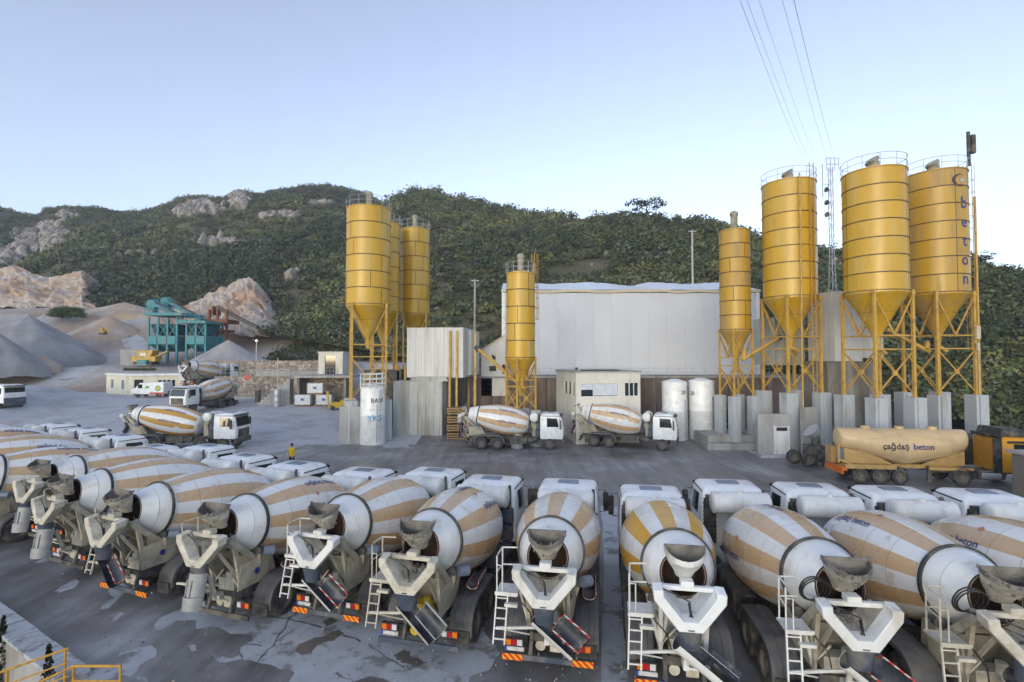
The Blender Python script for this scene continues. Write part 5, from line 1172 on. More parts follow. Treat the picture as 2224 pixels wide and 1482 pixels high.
# ================================================================== TEAL SCREENING PLANT AND RUSTY CONVEYOR
tp = thing('screening_plant', 'tall teal steel screening plant with bins and roof conveyors', 'plant'); TY = 104.
tx0, tx1 = Xs(322, TY), Xs(446, TY); zb = 6.4
def tz(v): return at(380, v, TY).z
for i in range(7):
    x = tx0+(tx1-tx0)*i/6
    for y in (TY, TY+6): one('post', lambda b: b.b2((x-.16, y-.16, zb), (x+.16, y+.16, tz(690) if i < 4 else tz(700))), ['teal'], tp)
for i in range(6):
    if i == 3: continue
    x0 = tx0+(tx1-tx0)*i/6+.2; x1 = tx0+(tx1-tx0)*(i+1)/6-.1
    one('bin', lambda b: (b.b2((x0, TY-.3, tz(748)), (x1, TY+6.2, tz(730))), b.loft([[(x0+.7, TY+2, tz(764)), (x1-.7, TY+2, tz(764)), (x1-.7, TY+4, tz(764)), (x0+.7, TY+4, tz(764))], [(x0, TY-.2, tz(748)), (x1, TY-.2, tz(748)), (x1, TY+6.1, tz(748)), (x0, TY+6.1, tz(748))]])), ['teal'], tp)
    one('brace', lambda b: (b.bar((x0, TY, tz(730)), (x1, TY, tz(705)), .12), b.bar((x1, TY, tz(730)), (x0, TY, tz(705)), .12)), ['teal'], tp)
    one('screen_unit', lambda b: b.loft([[(x0, TY+.4, tz(704)), (x1, TY+.4, tz(704)), (x1, TY+5.5, tz(704)), (x0, TY+5.5, tz(704))], [(x0+.3, TY+1, tz(728)), (x1-.3, TY+1, tz(728)), (x1-.3, TY+4, tz(728)), (x0+.3, TY+4, tz(728))]]), ['teal_dark'], tp)
one('upper_deck', lambda b: (b.b2((tx0-.5, TY-.8, tz(686)), (tx0+(tx1-tx0)*.62, TY+7, tz(680))), b.b2((tx0+(tx1-tx0)*.55, TY-.8, tz(703)), (tx1+.4, TY+7, tz(697)))), ['teal'], tp)
one('deck_rail', lambda b: (thinrail(b, (tx0-.4, TY-.7, tz(680)), (tx0+(tx1-tx0)*.6, TY-.7, tz(680)), 8, 1.1, .06), thinrail(b, (tx0+(tx1-tx0)*.6, TY-.7, tz(697)), (tx1, TY-.7, tz(697)), 5, 1.1, .06)), ['teal'], tp)
for k, (ua, va, ub, vb) in enumerate(((335, 660, 395, 690), (365, 655, 440, 695))):
    one('incline_conveyor', lambda b: (b.bar(at(ua, va, TY+1+3*k), at(ub, vb, TY+1+3*k), 1.3, .5), b.bar(at(ua, va-3, TY+1+3*k), at(ub, vb-4, TY+1+3*k), .9, .3, 1)), ['teal', 'chassis'], tp)
    one('head_drum', lambda b: (b.tube(at(ua-8, va+2, TY+.5+3*k), at(ua+4, va+2, TY+1.8+3*k), 1.1, n=12), b.b2(tuple(at(ua-6, va+24, TY+1+3*k)), tuple(at(ua+8, va+4, TY+2.5+3*k)))), ['teal'], tp)
rp = thing('rusty_crusher', 'rust brown steel crusher tower with sloping conveyor', 'plant'); 
for px in (452, 470, 490): one('post', lambda b: b.b2((Xs(px, 110)-.2, 110, 6.8), (Xs(px, 110)+.2, 110.5, at(460, 672, 110).z)), ['ruststeel'], rp)
one('hopper', lambda b: b.b2(tuple(at(458, 684, 110)), tuple(at(480, 668, 113))), ['ruststeel'], rp); one('deck', lambda b: b.b2(tuple(at(440, 702, 109)), tuple(at(520, 697, 114))), ['ruststeel'], rp)
one('conveyor', lambda b: b.bar(at(472, 668, 111), at(560, 712, 111), 1.2, .7), ['chassis'], rp)
one('lower_deck', lambda b: (b.b2(tuple(at(446, 722, 109)), tuple(at(510, 718, 114))), b.bar(at(452, 720, 110), at(490, 700, 110), .2), b.bar(at(490, 720, 110), at(452, 700, 110), .2)), ['ruststeel'], rp)
yc = thing('mobile_crusher', 'yellow tracked crusher parked beside the teal plant', 'machine', at(318, 792, 100)); 
one('body', lambda b: (b.b2((-2.2, -1, .6), (2.4, 1, 1.6)), b.prism([(-1.2, 1.6), (1.4, 1.6), (1.9, 2.8), (-1.4, 2.8)], 'Y', -.9, .9), b.bar((1.8, 0, 1.4), (4.2, 0, 2.6), .7, .25)), ['gold_frame'], yc)
one('track', lambda b: b.b2((-1.8, -1.15, 0), (1.8, -.7, .6)), ['chassis'], yc); one('track', lambda b: b.b2((-1.8, .7, 0), (1.8, 1.15, .6)), ['chassis'], yc)
one('white_panel', lambda b: b.b2((-.6, -1.02, 1.7), (.6, -.93, 2.3)), ['white'], yc); one('teal_box', lambda b: b.b2((-.6, -1.8, 0), (1.2, -1.2, .9)), ['teal'], yc)
cw = tag(one('concrete_wall', lambda b: (b.b2((Xs(262, 103), 103, 6.2), (Xs(330, 103), 103.5, 9.4)), b.b2((Xs(262, 103), 103.5, 6.2), (Xs(262, 103)+.4, 108, 9.4))), ['concrete']), 'plain grey concrete wall beside the teal plant', 'wall')
# small yellow excavator on the brown mound
ex = thing('excavator', 'tiny pale yellow excavator on the brown mound in the quarry', 'excavator', at(224, 727, 119)); ex.scale = (.6, .6, .6); one('body', lambda b: (b.b2((-.8, -.8, .7), (.9, .8, 1.6)), b.b2((-.6, -.7, 1.6), (.3, .2, 2.7)), b.bar((.6, 0, 1.4), (2.0, 0, 3.0), .3), b.bar((2.0, 0, 3.0), (2.9, 0, 1.2), .25)), ['gold_frame'], ex); one('track', lambda b: (b.b2((-1.1, -.9, 0), (1.1, -.4, .7)), b.b2((-1.1, .4, 0), (1.1, .9, .7))), ['chassis'], ex)
# ================================================================== CEMENT TANKER AND OTHER VEHICLES
tk = thing('tanker_truck', 'tan V-bellied cement tanker trailer with yellow tractor', 'tanker', (21.7, 33.3, 0), R(-6.5)); TKL = 9.6
def tank_loop(x, zt, zbm, hw, n=28):
    c = (zt+zbm)/2; h = (zt-zbm)/2; return [(x, hw*math.copysign(abs(math.cos(a))**.9, math.cos(a)), c+h*math.sin(a)) for a in np.linspace(0, 2*math.pi, n+1)[:-1]]
tank = one('tank', lambda b: b.loft([tank_loop(x, 3.62, zb_, w_) for x, zb_, w_ in ((.0, 2.42, .45), (.05, 2.26, .6), (.17, 2.18, .72), (.8, 2.1, .95), (2.1, 1.72, 1.16), (3.95, 1.12, 1.2), (4.05, 1.10, 1.2), (4.15, 1.12, 1.2), (6.3, 1.62, 1.16), (7.4, 1.95, 1.0), (7.9, 2.15, .82), (8.05, 2.4, .62), (8.1, 2.65, .4))]), ['tank_tan'], tk, smooth=50)
vs_, fs_ = text_geo('çağdaş', .56, .012); ve_, fe_ = text_geo('beton', .56, .012)
def tank_side_pt(x, z):
    zb_ = float(np.interp(x, [.8, 2.1, 4.05, 6.3, 7.4], [2.1, 1.72, 1.10, 1.62, 1.95])); w_ = float(np.interp(x, [.8, 2.1, 3.95, 6.3, 7.4], [.95, 1.16, 1.2, 1.16, 1.0])); c = (3.62+zb_)/2; h = (3.62-zb_)/2
    q = max(-1, min(1, (z-c)/h)); return (x, -(w_*(max(0, 1-q*q)**.45)+.02), z)
one('lettering', lambda b: b.add([tank_side_pt(3.2+x, 2.55+y) for x, y, _ in vs_], fs_), ['text_dark'], tank)
one('lettering', lambda b: b.add([tank_side_pt(4.93+x, 2.55+y) for x, y, _ in ve_], fe_), ['text_blue'], tank)
one('fold_line', lambda b: [b.pipe([tank_side_pt(x, z) for x, z in zip(np.linspace(a0, a1, 9), np.linspace(z0, z1, 9))], .02, 5) for a0, a1, z0, z1 in ((.9, 4.0, 2.9, 3.35), (4.0, 7.3, 3.35, 2.9), (1.0, 4.05, 2.2, 1.45), (4.05, 7.2, 1.45, 2.15))], ['tank_tan'], tank)
one('manhole', lambda b: [b.tube((x, 0, 3.6), (x, 0, 3.78), .28, n=14) for x in (1.9, 4.1, 6.2)], ['tank_tan'], tank)
one('trailer_frame', lambda b: (b.b2((.1, -.5, 1.0), (7.6, -.38, 1.25)), b.b2((.1, .38, 1.0), (7.6, .5, 1.25)), b.prism([(.2, 1.28), (2.9, 1.28), (3.6, 1.1), (2.1, 1.9), (.8, 2.2), (.2, 2.3)], 'Y', -.6, -.52), b.prism([(5.1, 1.26), (7.8, 1.26), (7.8, 2.2), (7.3, 2.1), (5.6, 1.5)], 'Y', -.6, -.52), b.b2((-.05, -1.2, 1.02), (3.2, -1.1, 1.3)), b.b2((5.3, -1.1, 1.02), (8.0, -.98, 1.2))), ['tank_yellow'], tk)
one('rear_bumper', lambda b: (b.b2((-.25, -1.15, .62), (-.12, 1.15, .85)), b.b2((-.2, -1.1, .85), (.15, 1.1, 1.1))), ['orange_lens'], tk)
one('rear_plumbing', lambda b: (b.tube((-.1, -.5, 1.3), (-.1, -.5, 2.6), .09), b.tube((-.1, -.5, 1.5), (.6, -.9, 1.2), .08), b.b2((-.35, .0, 1.2), (0, .8, 2.3))), ['tank_yellow'], tk)
def wheel(par, x, y, z=.53, dual=0):
    wh = ob('wheel', mesh('tyre%d_x' % dual, lambda b: tyre_fn(b, .38), ['rubber']), par, (x, y, z), R(90)); ob('rim', mesh('rim_x', lambda b: rim_fn(b, .38), ['rim']), wh)
for x in (.95, 2.2, 3.45):
    for y in (-1.0, 1.0): wheel(tk, x, y)
    one('mudguard', lambda b: b.trough((x, -1.2, .56), (x, -.78, .56), .62, (0, 0, -1), .02, 11, (0, 0), 110), ['fender'], tk)
one('landing_leg', lambda b: (b.b2((5.4, -.75, .25), (5.55, -.6, 1.2)), b.b2((5.35, -.8, .2), (5.6, -.55, .27)), b.bar((5.5, -.68, .5), (6.0, -.6, 1.1), .06)), ['chassis'], tk)
tr = one('tractor_frame', lambda b: (b.b2((5.65, -.45, .75), (11.95, -.3, 1.0)), b.b2((5.65, .3, .75), (11.95, .45, 1.0)), b.b2((8.25, -1.15, .45), (9.35, -.6, 1.0)), b.b2((9.40, -1.15, .5), (9.85, -.6, .98)), b.b2((6.85, -.6, 1.0), (7.65, .6, 1.12))), ['chassis'], tk)
one('fuel_tank', lambda b: b.tube((8.40, -.95, .72), (9.55, -.95, .72), .3, n=16), ['galv'], tk)
for x in (7.30, 10.95):
    for y in (-1.0, 1.0): wheel(tk, x, y)
one('mudguard', lambda b: b.trough((7.30, -1.25, .55), (7.30, -.75, .55), .66, (0, 0, -1), .03, 11, (0, 0), 200), ['fender'], tk)
cy = one('cab', lambda b: b.loft([[(9.60, -1.2, .95), (9.60, 1.2, .95), (11.90, 1.2, .95), (11.90, -1.2, .95)], [(9.60, -1.24, 1.9), (9.60, 1.24, 1.9), (11.95, 1.24, 1.9), (11.95, -1.24, 1.9)], [(9.63, -1.2, 3.05), (9.63, 1.2, 3.05), (11.65, 1.15, 3.05), (11.65, -1.15, 3.05)], [(9.85, -1.0, 3.3), (9.85, 1.0, 3.3), (11.35, .95, 3.3), (11.35, -.95, 3.3)]]), ['cab_yellow'], tk, bev=.05)
one('roof_fairing', lambda b: (b.prism([(9.65, 3.3), (11.55, 3.25), (11.25, 3.75), (9.85, 3.85)], 'Y', -1.05, 1.05), b.b2((9.50, -1.28, 3.2), (9.65, 1.28, 3.42))), ['black'], cy, bev=.05)
[one('side_fairing', lambda b: b.b2((9.10, s_*1.25, 1.0), (9.60, s_*1.17, 3.2)), ['black'], cy) for s_ in (-1, 1)]
one('side_window', lambda b: b.b2((10.35, -1.24, 2.05), (11.45, -1.20, 2.85)), ['glass'], cy); one('window_band', lambda b: b.b2((9.95, -1.235, 2.9), (11.55, -1.19, 3.05)), ['black'], cy)
# parapet at the right edge
pw = thing('parapet_wall', 'plain concrete parapet block with pale coping at the right picture edge', 'wall'); one('wall_body', lambda b: b.b2((27.35, 27.2, -.1), (40, 27.9, 2.75)), ['concrete_stain'], pw); one('coping', lambda b: b.b2((27.2, 27.05, 2.75), (40, 28.05, 2.9)), ['concrete'], pw)
# wheelie jack / tyre beside the pedestal
for k, (px, Y) in enumerate(((1720, 38.2), (1752, 37.2))):
    o = ob('spare_tyre', mesh('tyre0_x', lambda b: tyre_fn(b, .38), ['rubber']), None, (Xs(px, Y), Y, .52), R(90)); tag(o, ['black tyre leaning against the front of the concrete pedestal', 'black tyre between the pedestal and the tanker tail'][k], 'tyre', 'loose tyres by the pedestals')
    ob('rim', mesh('rim_x', lambda b: rim_fn(b, .38), ['rim']), o)
pm = thing('pump_unit', 'dark blower unit with a tilted funnel behind the tanker tail', 'machine', (Xs(1772, 37), 37.6, 0)); one('body', lambda b: (b.b2((-.5, -.5, .3), (.6, .5, 1.5)), b.tube((.1, -.2, 1.5), (.1, -.2, 2.4), .28), b.tube((0, -.6, .9), (.3, -.6, .9), .4, n=14)), ['chassis'], pm); one('funnel', lambda b: b.tube((-.2, -.1, 2.6), (.4, -.1, 2.0), .6, .2, n=14), ['galv'], pm); one('leg', lambda b: [b.b2((x-.05, y-.05, 0), (x+.05, y+.05, .3)) for x in (-.4, .5) for y in (-.4, .4)], ['chassis'], pm)
# far vehicles -------------------------------------------------------------
vz = H(-53, 74)
vn = thing('delivery_van', 'white delivery van with green emblems parked before the prefab hut', 'van', at(330, 866, 73.5), R(180)); vn.location.z = H(vn.location.x, vn.location.y)+.03
bv = one('body', lambda b: b.prism([(-2.3, .45), (1.6, .45), (2.35, .55), (2.4, 1.15), (1.75, 1.35), (1.15, 2.05), (-2.2, 2.2), (-2.35, 1.9)], 'Y', -.95, .95), ['white_clean'], vn, bev=.06)
one('windscreen', lambda b: b.loft([[(1.72, y, 1.40) for y in (-.8, .8)]+[(1.2, y, 2.0) for y in (.8, -.8)], [(1.78, y, 1.44) for y in (-.8, .8)]+[(1.26, y, 2.04) for y in (.8, -.8)]]), ['glass'], bv)
one('side_window', lambda b: b.b2((.75, .93, 1.3), (1.35, .97, 1.85)), ['glass'], bv); one('red_skirt', lambda b: b.b2((-2.3, .94, .48), (-.3, .965, .72)), ['red_mark'], bv)
def sunb(b):
    for k in range(12):
        a = k*math.pi/6; b.add([(-1.5+.12*math.cos(a), .975, 1.3+.12*math.sin(a)), (-1.5+.38*math.cos(a-.24), .975, 1.3+.38*math.sin(a-.24)), (-1.5+.42*math.cos(a), .975, 1.3+.42*math.sin(a)), (-1.5+.38*math.cos(a+.24), .975, 1.3+.38*math.sin(a+.24))], [(0, 1, 2, 3)], 0)
        b.add([(-1.5, .98, 1.3), (-1.5+.2*math.cos(a-.27), .98, 1.3+.2*math.sin(a-.27)), (-1.5+.2*math.cos(a+.27), .98, 1.3+.2*math.sin(a+.27))], [(0, 1, 2)], 1)
one('emblem', sunb, ['green_logo', 'yellow_logo'], bv)
one('emblem', lambda b: (b.add([(.1+.22*math.cos(a), .975, 1.45+.2*math.sin(a)) for a in np.linspace(0, 6.28, 9)[:-1]], [tuple(range(8))]), b.add([(-.25, .975, 1.3), (-.1, .975, 1.3), (-.1, .975, 1.6), (-.25, .975, 1.6)], [(0, 1, 2, 3)])), ['green_logo'], bv)
for x in (-1.5, 1.45):
    for y in (-.8, .8): ob('wheel', mesh('vanwheel', lambda b: b.lathe([(-.11, 0), (-.11, .33), (.11, .33), (.11, 0)], 18, 'Y'), ['rubber']), vn, (x, y, .33))
dt = thing('dump_truck', 'tan dump truck with white cab on the far ramp', 'truck', (-60.2, 60.5, 0), R(-14)); dt.location.z = H(-58, 60.5)+.05
one('tipper_body', lambda b: b.prism([(-6.5, 1.3), (-.9, 1.3), (-.7, 3.0), (-6.7, 3.0)], 'Y', -1.2, 1.2), ['dumpbody'], dt); one('body_rib', lambda b: [b.b2((x, -1.27, 1.3), (x+.12, -1.19, 3.0)) for x in np.linspace(-6.2, -1.2, 7)], ['dumpbody'], dt)
dc = one('cab', lambda b: b.loft([rrect(2.3, -.6, 1.4, .9), rrect(2.34, -.6, 1.4, 1.9), rrect(2.2, -.55, 1.2, 2.9), rrect(1.9, -.3, 1.0, 3.05)]), ['white_clean'], dt); dc.rotation_euler = (0, 0, R(-90))
one('windscreen', lambda b: b.b2((-1.0, 1.28, 1.95), (1.0, 1.36, 2.7)), ['glass'], dc); one('side_window', lambda b: [b.b2((s*1.14, .1, 1.95), (s*1.19, 1.0, 2.65)) for s in (-1, 1)], ['glass'], dc); one('front_panel', lambda b: b.b2((-1.1, 1.36, .6), (1.1, 1.45, 1.5)), ['bluegrey'], dc); one('sun_visor', lambda b: b.b2((-1.1, 1.1, 2.85), (1.1, 1.5, 2.95)), ['chassis'], dc)
one('chassis', lambda b: b.b2((-6.4, -.45, .8), (1.2, .45, 1.1)), ['chassis'], dt)
for x in (-5.2, -3.9, .4):
    for y in (-1.0, 1.0): wheel(dt, x, y)
tk.location = (21.2, 33.3, 0); tk.scale = (.93, .93, .93)
# prefab huts --------------------------------------------------------------
hut = thing('prefab_hut', 'long cream prefab hut with flat white roof beside the van', 'building', (Xs(286, 77), 77.2, H(Xs(286, 77), 79)-.05), R(0))
yawL = Vector((-6.8, 3.8, 0)); yawR = Vector((9.2, 2.6, 0))
def hutwall(v, holes, nm):
    o = one(nm, lambda b: walls_with_holes(b, v.length, 0, 3.0, holes), ['prefab'], hut); return o
wl_ = hutwall(-yawL, [(1.3, 2.1, 1.0, 2.3), (4.6, 5.4, .9, 2.3)], 'side_wall'); wl_.rotation_euler = (0, 0, math.atan2(-yawL.y, -yawL.x)); wl_.location = yawL
for a_, c_, z0, z1 in ((1.3, 2.1, 1.0, 2.3), (4.6, 5.4, .9, 2.3)):
    wn = one('window', lambda b: b.b2((a_, .1, z0), (c_, .13, z1)), ['hatch'], hut); wn.rotation_euler = wl_.rotation_euler; wn.location = yawL; one('window_frame', lambda b: (b.b2((a_-.06, -.03, z0-.06), (c_+.06, .04, z0)), b.b2((a_-.06, -.03, z1), (c_+.06, .04, z1+.06))), ['trim_white'], wn)
wr_ = hutwall(yawR, [(.3, 1.5, 0, 2.4), (3.4, 5.8, 1.3, 2.3)], 'front_wall'); wr_.rotation_euler = (0, 0, math.atan2(yawR.y, yawR.x))
for nm, (a_, c_, z0, z1), mm in (('door', (.3, 1.5, 0, 2.4), 'dark_gap'), ('window', (3.4, 5.8, 1.3, 2.3), 'glass')):
    wn = one(nm, lambda b: b.b2((a_, .12, z0), (c_, .15, z1)), [mm], hut); wn.rotation_euler = wr_.rotation_euler
    if nm == 'window': one('window_frame', lambda b: [b.b2((a_+(c_-a_)*j/4-.05, .02, z0), (a_+(c_-a_)*j/4+.05, .14, z1)) for j in range(5)], ['trim_white'], wn)
far_ = yawL+yawR
one('roof', lambda b: b.loft([[(p.x, p.y, z) for p in (Vector((0, -.35, 0)), yawR+Vector((.4, -.2, 0)), far_+Vector((0, .4, 0)), yawL+Vector((-.4, 0, 0)))] for z in (3.0, 3.28)]), ['trim_white'], hut)
one('back_wall', lambda b: (b.bar(yawL+Vector((0, -.1, 1.5)), far_+Vector((0, -.1, 1.5)), .2, 2.98), b.bar(yawR+Vector((-.2, .1, 1.5)), far_+Vector((-.2, -.1, 1.5)), .2, 2.98)), ['prefab'], hut)
h2 = thing('prefab_hut', 'smaller white prefab hut with a red mark beyond the cream hut', 'building', (Xs(364, 76), 78.5, H(-53, 79)-.05), R(6)); one('walls', lambda b: (b.b2((0, 0, 0), (9.0, .2, 3.0)), b.b2((0, .2, 0), (.2, 4, 3.0)), b.b2((8.8, .2, 0), (9, 4, 3)), b.b2((0, 4, 0), (9, 4.2, 3))), ['render_white'], h2); one('roof', lambda b: b.b2((-.2, -.25, 3.0), (9.2, 4.4, 3.2)), ['trim_white'], h2); one('red_sign', lambda b: b.b2((.7, -.04, 1.4), (1.1, -.005, 1.8)), ['red_mark'], h2); one('roof_unit', lambda b: b.b2((1.8, 1.0, 3.2), (4.2, 2.6, 4.3)), ['galv'], h2); one('window', lambda b: b.b2((5, -.03, 1.2), (6.2, -.005, 2.2)), ['glass'], h2)
# totes, bins, yellow forklift ----------------------------------------------
for k, (px, v, lab) in enumerate(((660, 880, 'white liquid tote on the ground at the open end of the store'), (706, 879, 'white liquid tote on the ground next to the yellow forklift'), (687, 856, 'white liquid tote stacked on top of the other two'))):
    Yt = 65.5; c = at(px, v, Yt); zt_ = H(c.x, Yt) if k < 2 else H(c.x, Yt)+1.5
    o = thing('liquid_tote', lab, 'tote', (c.x, Yt, zt_), 0, 'white liquid totes'); w_ = 2.0
    one('tank', lambda b: b.b2((-w_/2+.05, -.5, .18), (w_/2-.05, .5, 1.42)), ['tote'], o, bev=.06); one('cage', lambda b: ([b.bar((x, -.53, .15), (x, -.53, 1.45), .035) for x in np.linspace(-w_/2, w_/2, 7)], [b.bar((-w_/2, -.53, z), (w_/2, -.53, z), .035) for z in (.2, .6, 1.0, 1.45)]), ['galv'], o); one('pallet', lambda b: [b.b2((-w_/2, -.55, z0), (w_/2, .55, z0+.05)) for z0 in (0, .12)]+[b.b2((x, -.5, .05), (x+.15, .5, .12)) for x in (-w_/2, -.07, w_/2-.15)], ['wood'], o); one('tote_label', lambda b: b.b2((-.2, -.56, .7), (.2, -.548, 1.0)), ['plate_blue'], o)
fl = thing('forklift', 'small yellow forklift by the concrete store', 'forklift', (Xs(731, 63), 63, H(-22, 63)), R(20)); one('body', lambda b: (b.b2((-.5, -.5, .25), (1.0, .5, .95)), b.prism([(-.9, .3), (-.6, .3), (-.9, 2.3), (-1.15, 2.3)], 'Y', -.45, .45), b.b2((.5, -.45, .95), (1.0, .45, 1.2))), ['yellow_item'], fl); one('seat', lambda b: b.b2((.1, -.25, .95), (.45, .25, 1.3)), ['black'], fl)
for x in (-.4, .7):
    for y in (-.45, .45): ob('wheel', mesh('flwheel', lambda b: b.lathe([(-.1, 0), (-.1, .26), (.1, .26), (.1, 0)], 14, 'Y'), ['rubber']), fl, (x, y, .26))
for k, (px, v, Yb, hh, rr_) in enumerate(((602, 877, 65, 2.2, .42), (560, 866, 68, 1.6, .35))):
    c = at(px, v, Yb); o = thing('steel_drum', ['grey steel post drum on the pale ground before the stone wall', 'small green-grey bin against the stone wall'][k], 'drum', (c.x, Yb, H(c.x, Yb)), 0); one('shell', lambda b: b.lathe([(0, rr_), (hh*.33, rr_), (hh*.35, rr_*1.05), (hh*.37, rr_), (hh*.66, rr_), (hh*.68, rr_*1.05), (hh*.7, rr_), (hh, rr_), (hh+.02, rr_*.9)], 18, 'Z', 0, (1, 1)), ['galv' if k == 0 else 'chassis'], o)
    one('mast', lambda b: b.tube((0, 0, hh), (0, 0, hh+(4.0 if k == 0 else .8)), .05, n=5), ['galv'], o)
# lamp post with the lit lamp
lp = thing('lamp_post', 'lit lamp on a thin post before the stone wall', 'lamp', at(556, 812, 78)); lp.location.z = 6.9; one('post', lambda b: (b.tube((0, 0, 0), (0, 0, 3.6), .06, n=6), b.bar((0, 0, 3.6), (-.5, -.2, 3.7), .08)), ['galv'], lp)
D('lamp_glow', (.9, .8, .5), .5, emit=((1, .8, .4), 3.)); one('lamp_head', lambda b: b.lathe([(3.45, .0), (3.5, .12), (3.6, .15), (3.7, .0)], 10), ['lamp_glow'], lp)
# round red sign
rs = thing('round_sign', 'red round sign on a thin pole before the stone wall', 'sign', (Xs(538, 68), 68, H(-34, 68))); one('pole', lambda b: b.tube((0, 0, 0), (0, 0, 3.2), .05, n=6), ['galv'], rs); one('disc', lambda b: b.tube((0, -.06, 3.3), (0, -.02, 3.3), .38, n=20), ['red_mark'], rs)
# ================================================================== POLES, MAST, WIRES
def pole(px, vt, Y, zb_, label, cross=True):
    tz_ = at(px, vt, Y).z; o = thing('utility_pole', label, 'pole', (Xs(px, Y), Y, zb_)); one('shaft', lambda b: b.tube((0, 0, 0), (0, 0, tz_-zb_), .2, .13, n=10), ['pole'], o)
    one('cross_arm', lambda b: b.bar((-.6, 0, tz_-zb_-.2), (.6, 0, tz_-zb_-.2), .1), ['galv'], o)
pole(1506, 500, 78, 5.6, 'pale concrete pole rising behind the hangar roof'); pole(1031, 607, 74, 5.0, 'short pale pole behind the trio of silos')
ms = thing('lattice_mast', 'slim lattice mast with three small dishes between the big silos', 'mast', (Xs(1811, 56), 56, 2.0)); zt_ = at(1811, 362, 56).z-2; zm_ = at(1811, 540, 56).z-2
def mf(b):
    for k in range(3):
        a = k*2.094; p = lambda z: (.9*math.cos(a)*max(.28, 1-z/zm_*.72), .9*math.sin(a)*max(.28, 1-z/zm_*.72), z)
        b.pipe([p(0), p(zm_), p(zt_)], .045, 5)
one('chord', mf, ['galv'], ms)
def mb_(b):
    n = 22
    for i in range(n):
        z0, z1 = zt_*i/n, zt_*(i+1)/n
        for k in range(3):
            a0, a1 = k*2.094, (k+1)*2.094; s0, s1 = .9*max(.28, 1-z0/zm_*.72), .9*max(.28, 1-z1/zm_*.72); b.bar((s0*math.cos(a0), s0*math.sin(a0), z0), (s1*math.cos(a1), s1*math.sin(a1), z1), .03)
one('lacing', mb_, ['galv'], ms)
one('mast_head', lambda b: (thinrail(b, (-.7, -.4, zt_-.6), (.7, -.4, zt_-.6), 3, 1.4, .04), b.tube((-.9, 0, zt_-3.5), (-.9, 0, zt_+.3), .05, n=5), b.bar((-.9, 0, zt_-2), (0, 0, zt_-2), .05)), ['galv'], ms)
for v in (413, 441, 467):
    z = at(1800, v, 56).z-2; one('dish', lambda b: (b.tube((-.55, -.1, z), (-.25, 0, z), .3, .12, n=12), b.bar((-.3, 0, z), (0, 0, z), .04)), ['chassis'], ms)
names = ['leftmost power wire crossing the sky', 'second power wire from left crossing the sky', 'third thin power wire in the middle of the five', 'fourth power wire crossing the sky toward the mast', 'rightmost and darkest power wire crossing the sky']
for k, (ut, ub, vb_, rr_) in enumerate(((1607, 1748, 348, .013), (1622, 1760, 352, .011), (1648, 1777, 358, .010), (1699, 1803, 362, .011), (1724, 1815, 352, .016))):
    P0 = at(ut, 0, 30); P1 = at(ub, vb_, 118); pts = []
    for j in range(-10, 25):
        t = j/24; q = P0.lerp(P1, t); q.z -= 3.0*(4*t*(1-t))*.25 if t < 1 else 0; pts.append(q)
    pts += [P0.lerp(P1, t) for t in (2.0, 3.0, 4.4)]
    o = one('power_wire', lambda b: b.pipe(pts, rr_, 5), ['wire']); tag(o, names[k], 'wire', 'power wires crossing the sky')
o = tag(one('power_wire', lambda b: b.pipe([at(2095, 537, 100), at(2300, 541, 100), at(2500, 538, 100)], .025, 5), ['wire']), 'faint horizontal wire in the sky beyond the lettered silo', 'wire')
# ================================================================== YELLOW STAIR RAILINGS (bottom left)
def railing(pts, posts, label, drop=.55):
    o = thing('stair_railing', label, 'railing'); one('handrail', lambda b: b.pipe(pts, .03, 8), ['rail_yellow'], o)
    one('mid_rail', lambda b: (b.pipe([Vector(p)-Vector((0, 0, .33)) for p in pts], .02, 6), b.pipe([Vector(p)-Vector((0, 0, .66)) for p in pts], .02, 6)), ['rail_yellow'], o)
    for p in posts: one('post', lambda b: b.tube(Vector(p)-Vector((0, 0, 1.05)), p, .026, n=8), ['rail_yellow'], o)
p1 = gz(150, 1408, 1.0); p0 = at(-60, 1482, p1.y-.6); railing([p0, p1], [p1-(p1-p0)*.04, p0.lerp(p1, .35)], 'yellow stair railing behind the nearer one at the wall end')
q2 = gz(262, 1447, 1.0); q1 = gz(160, 1447, 1.0); q0 = at(40, 1504, q1.y-.5); railing([q0, q1, q2], [q1, q2, q0], 'nearer yellow stair railing with a level top section')
stair = thing('stair_flight', 'concrete stair flight going down between the yellow railings', 'stairs')
for k in range(9): one('stair_step', lambda b: b.b2((p1.x+.55-.3*k-.3, q1.y+.02, -2.9), (p1.x+.55-.3*k, p1.y-.05, -.02-.17*k)), ['concrete'], stair)
def cypress(px, v, Y, hh, label):
    c = at(px, v, Y); t = thing('cypress', label, 'shrub', (c.x, Y, -2.4), 0, 'young cypresses below the wall'); z1 = c.z+2.4
    one('stem', lambda b: b.tube((0, 0, -.2), (0, 0, z1*.5), .05, n=5), ['bark'], t); rnd = np.random.default_rng(int(px)); q = []; cl = []
    for i in range(500):
        zz = rnd.random()**.8; rr_ = .30*(1-zz)**.8*rnd.random()**.4; a = rnd.random()*6.28; p = np.array([rr_*math.cos(a), rr_*math.sin(a), .3+zz*(z1-.3)]); d = np.array([math.cos(a)*.4, math.sin(a)*.4, 1.]); e = rnd.standard_normal(3)*.5; s = .06
        q += [p-e*s, p+d*s*1.5, p+e*s]; cl += [np.array([.025, .035, .02, 1])*(.7+.6*rnd.random())]*3
    me = bpy.data.meshes.new('crown'); me.from_pydata([tuple(x) for x in q], [], [(3*i, 3*i+1, 3*i+2) for i in range(500)]); ca = me.color_attributes.new('tint', 'FLOAT_COLOR', 'POINT'); ca.data.foreach_set('color', np.array(cl, np.float32).ravel()); me.materials.append(mat['leaf']); ob('crown', me, t)
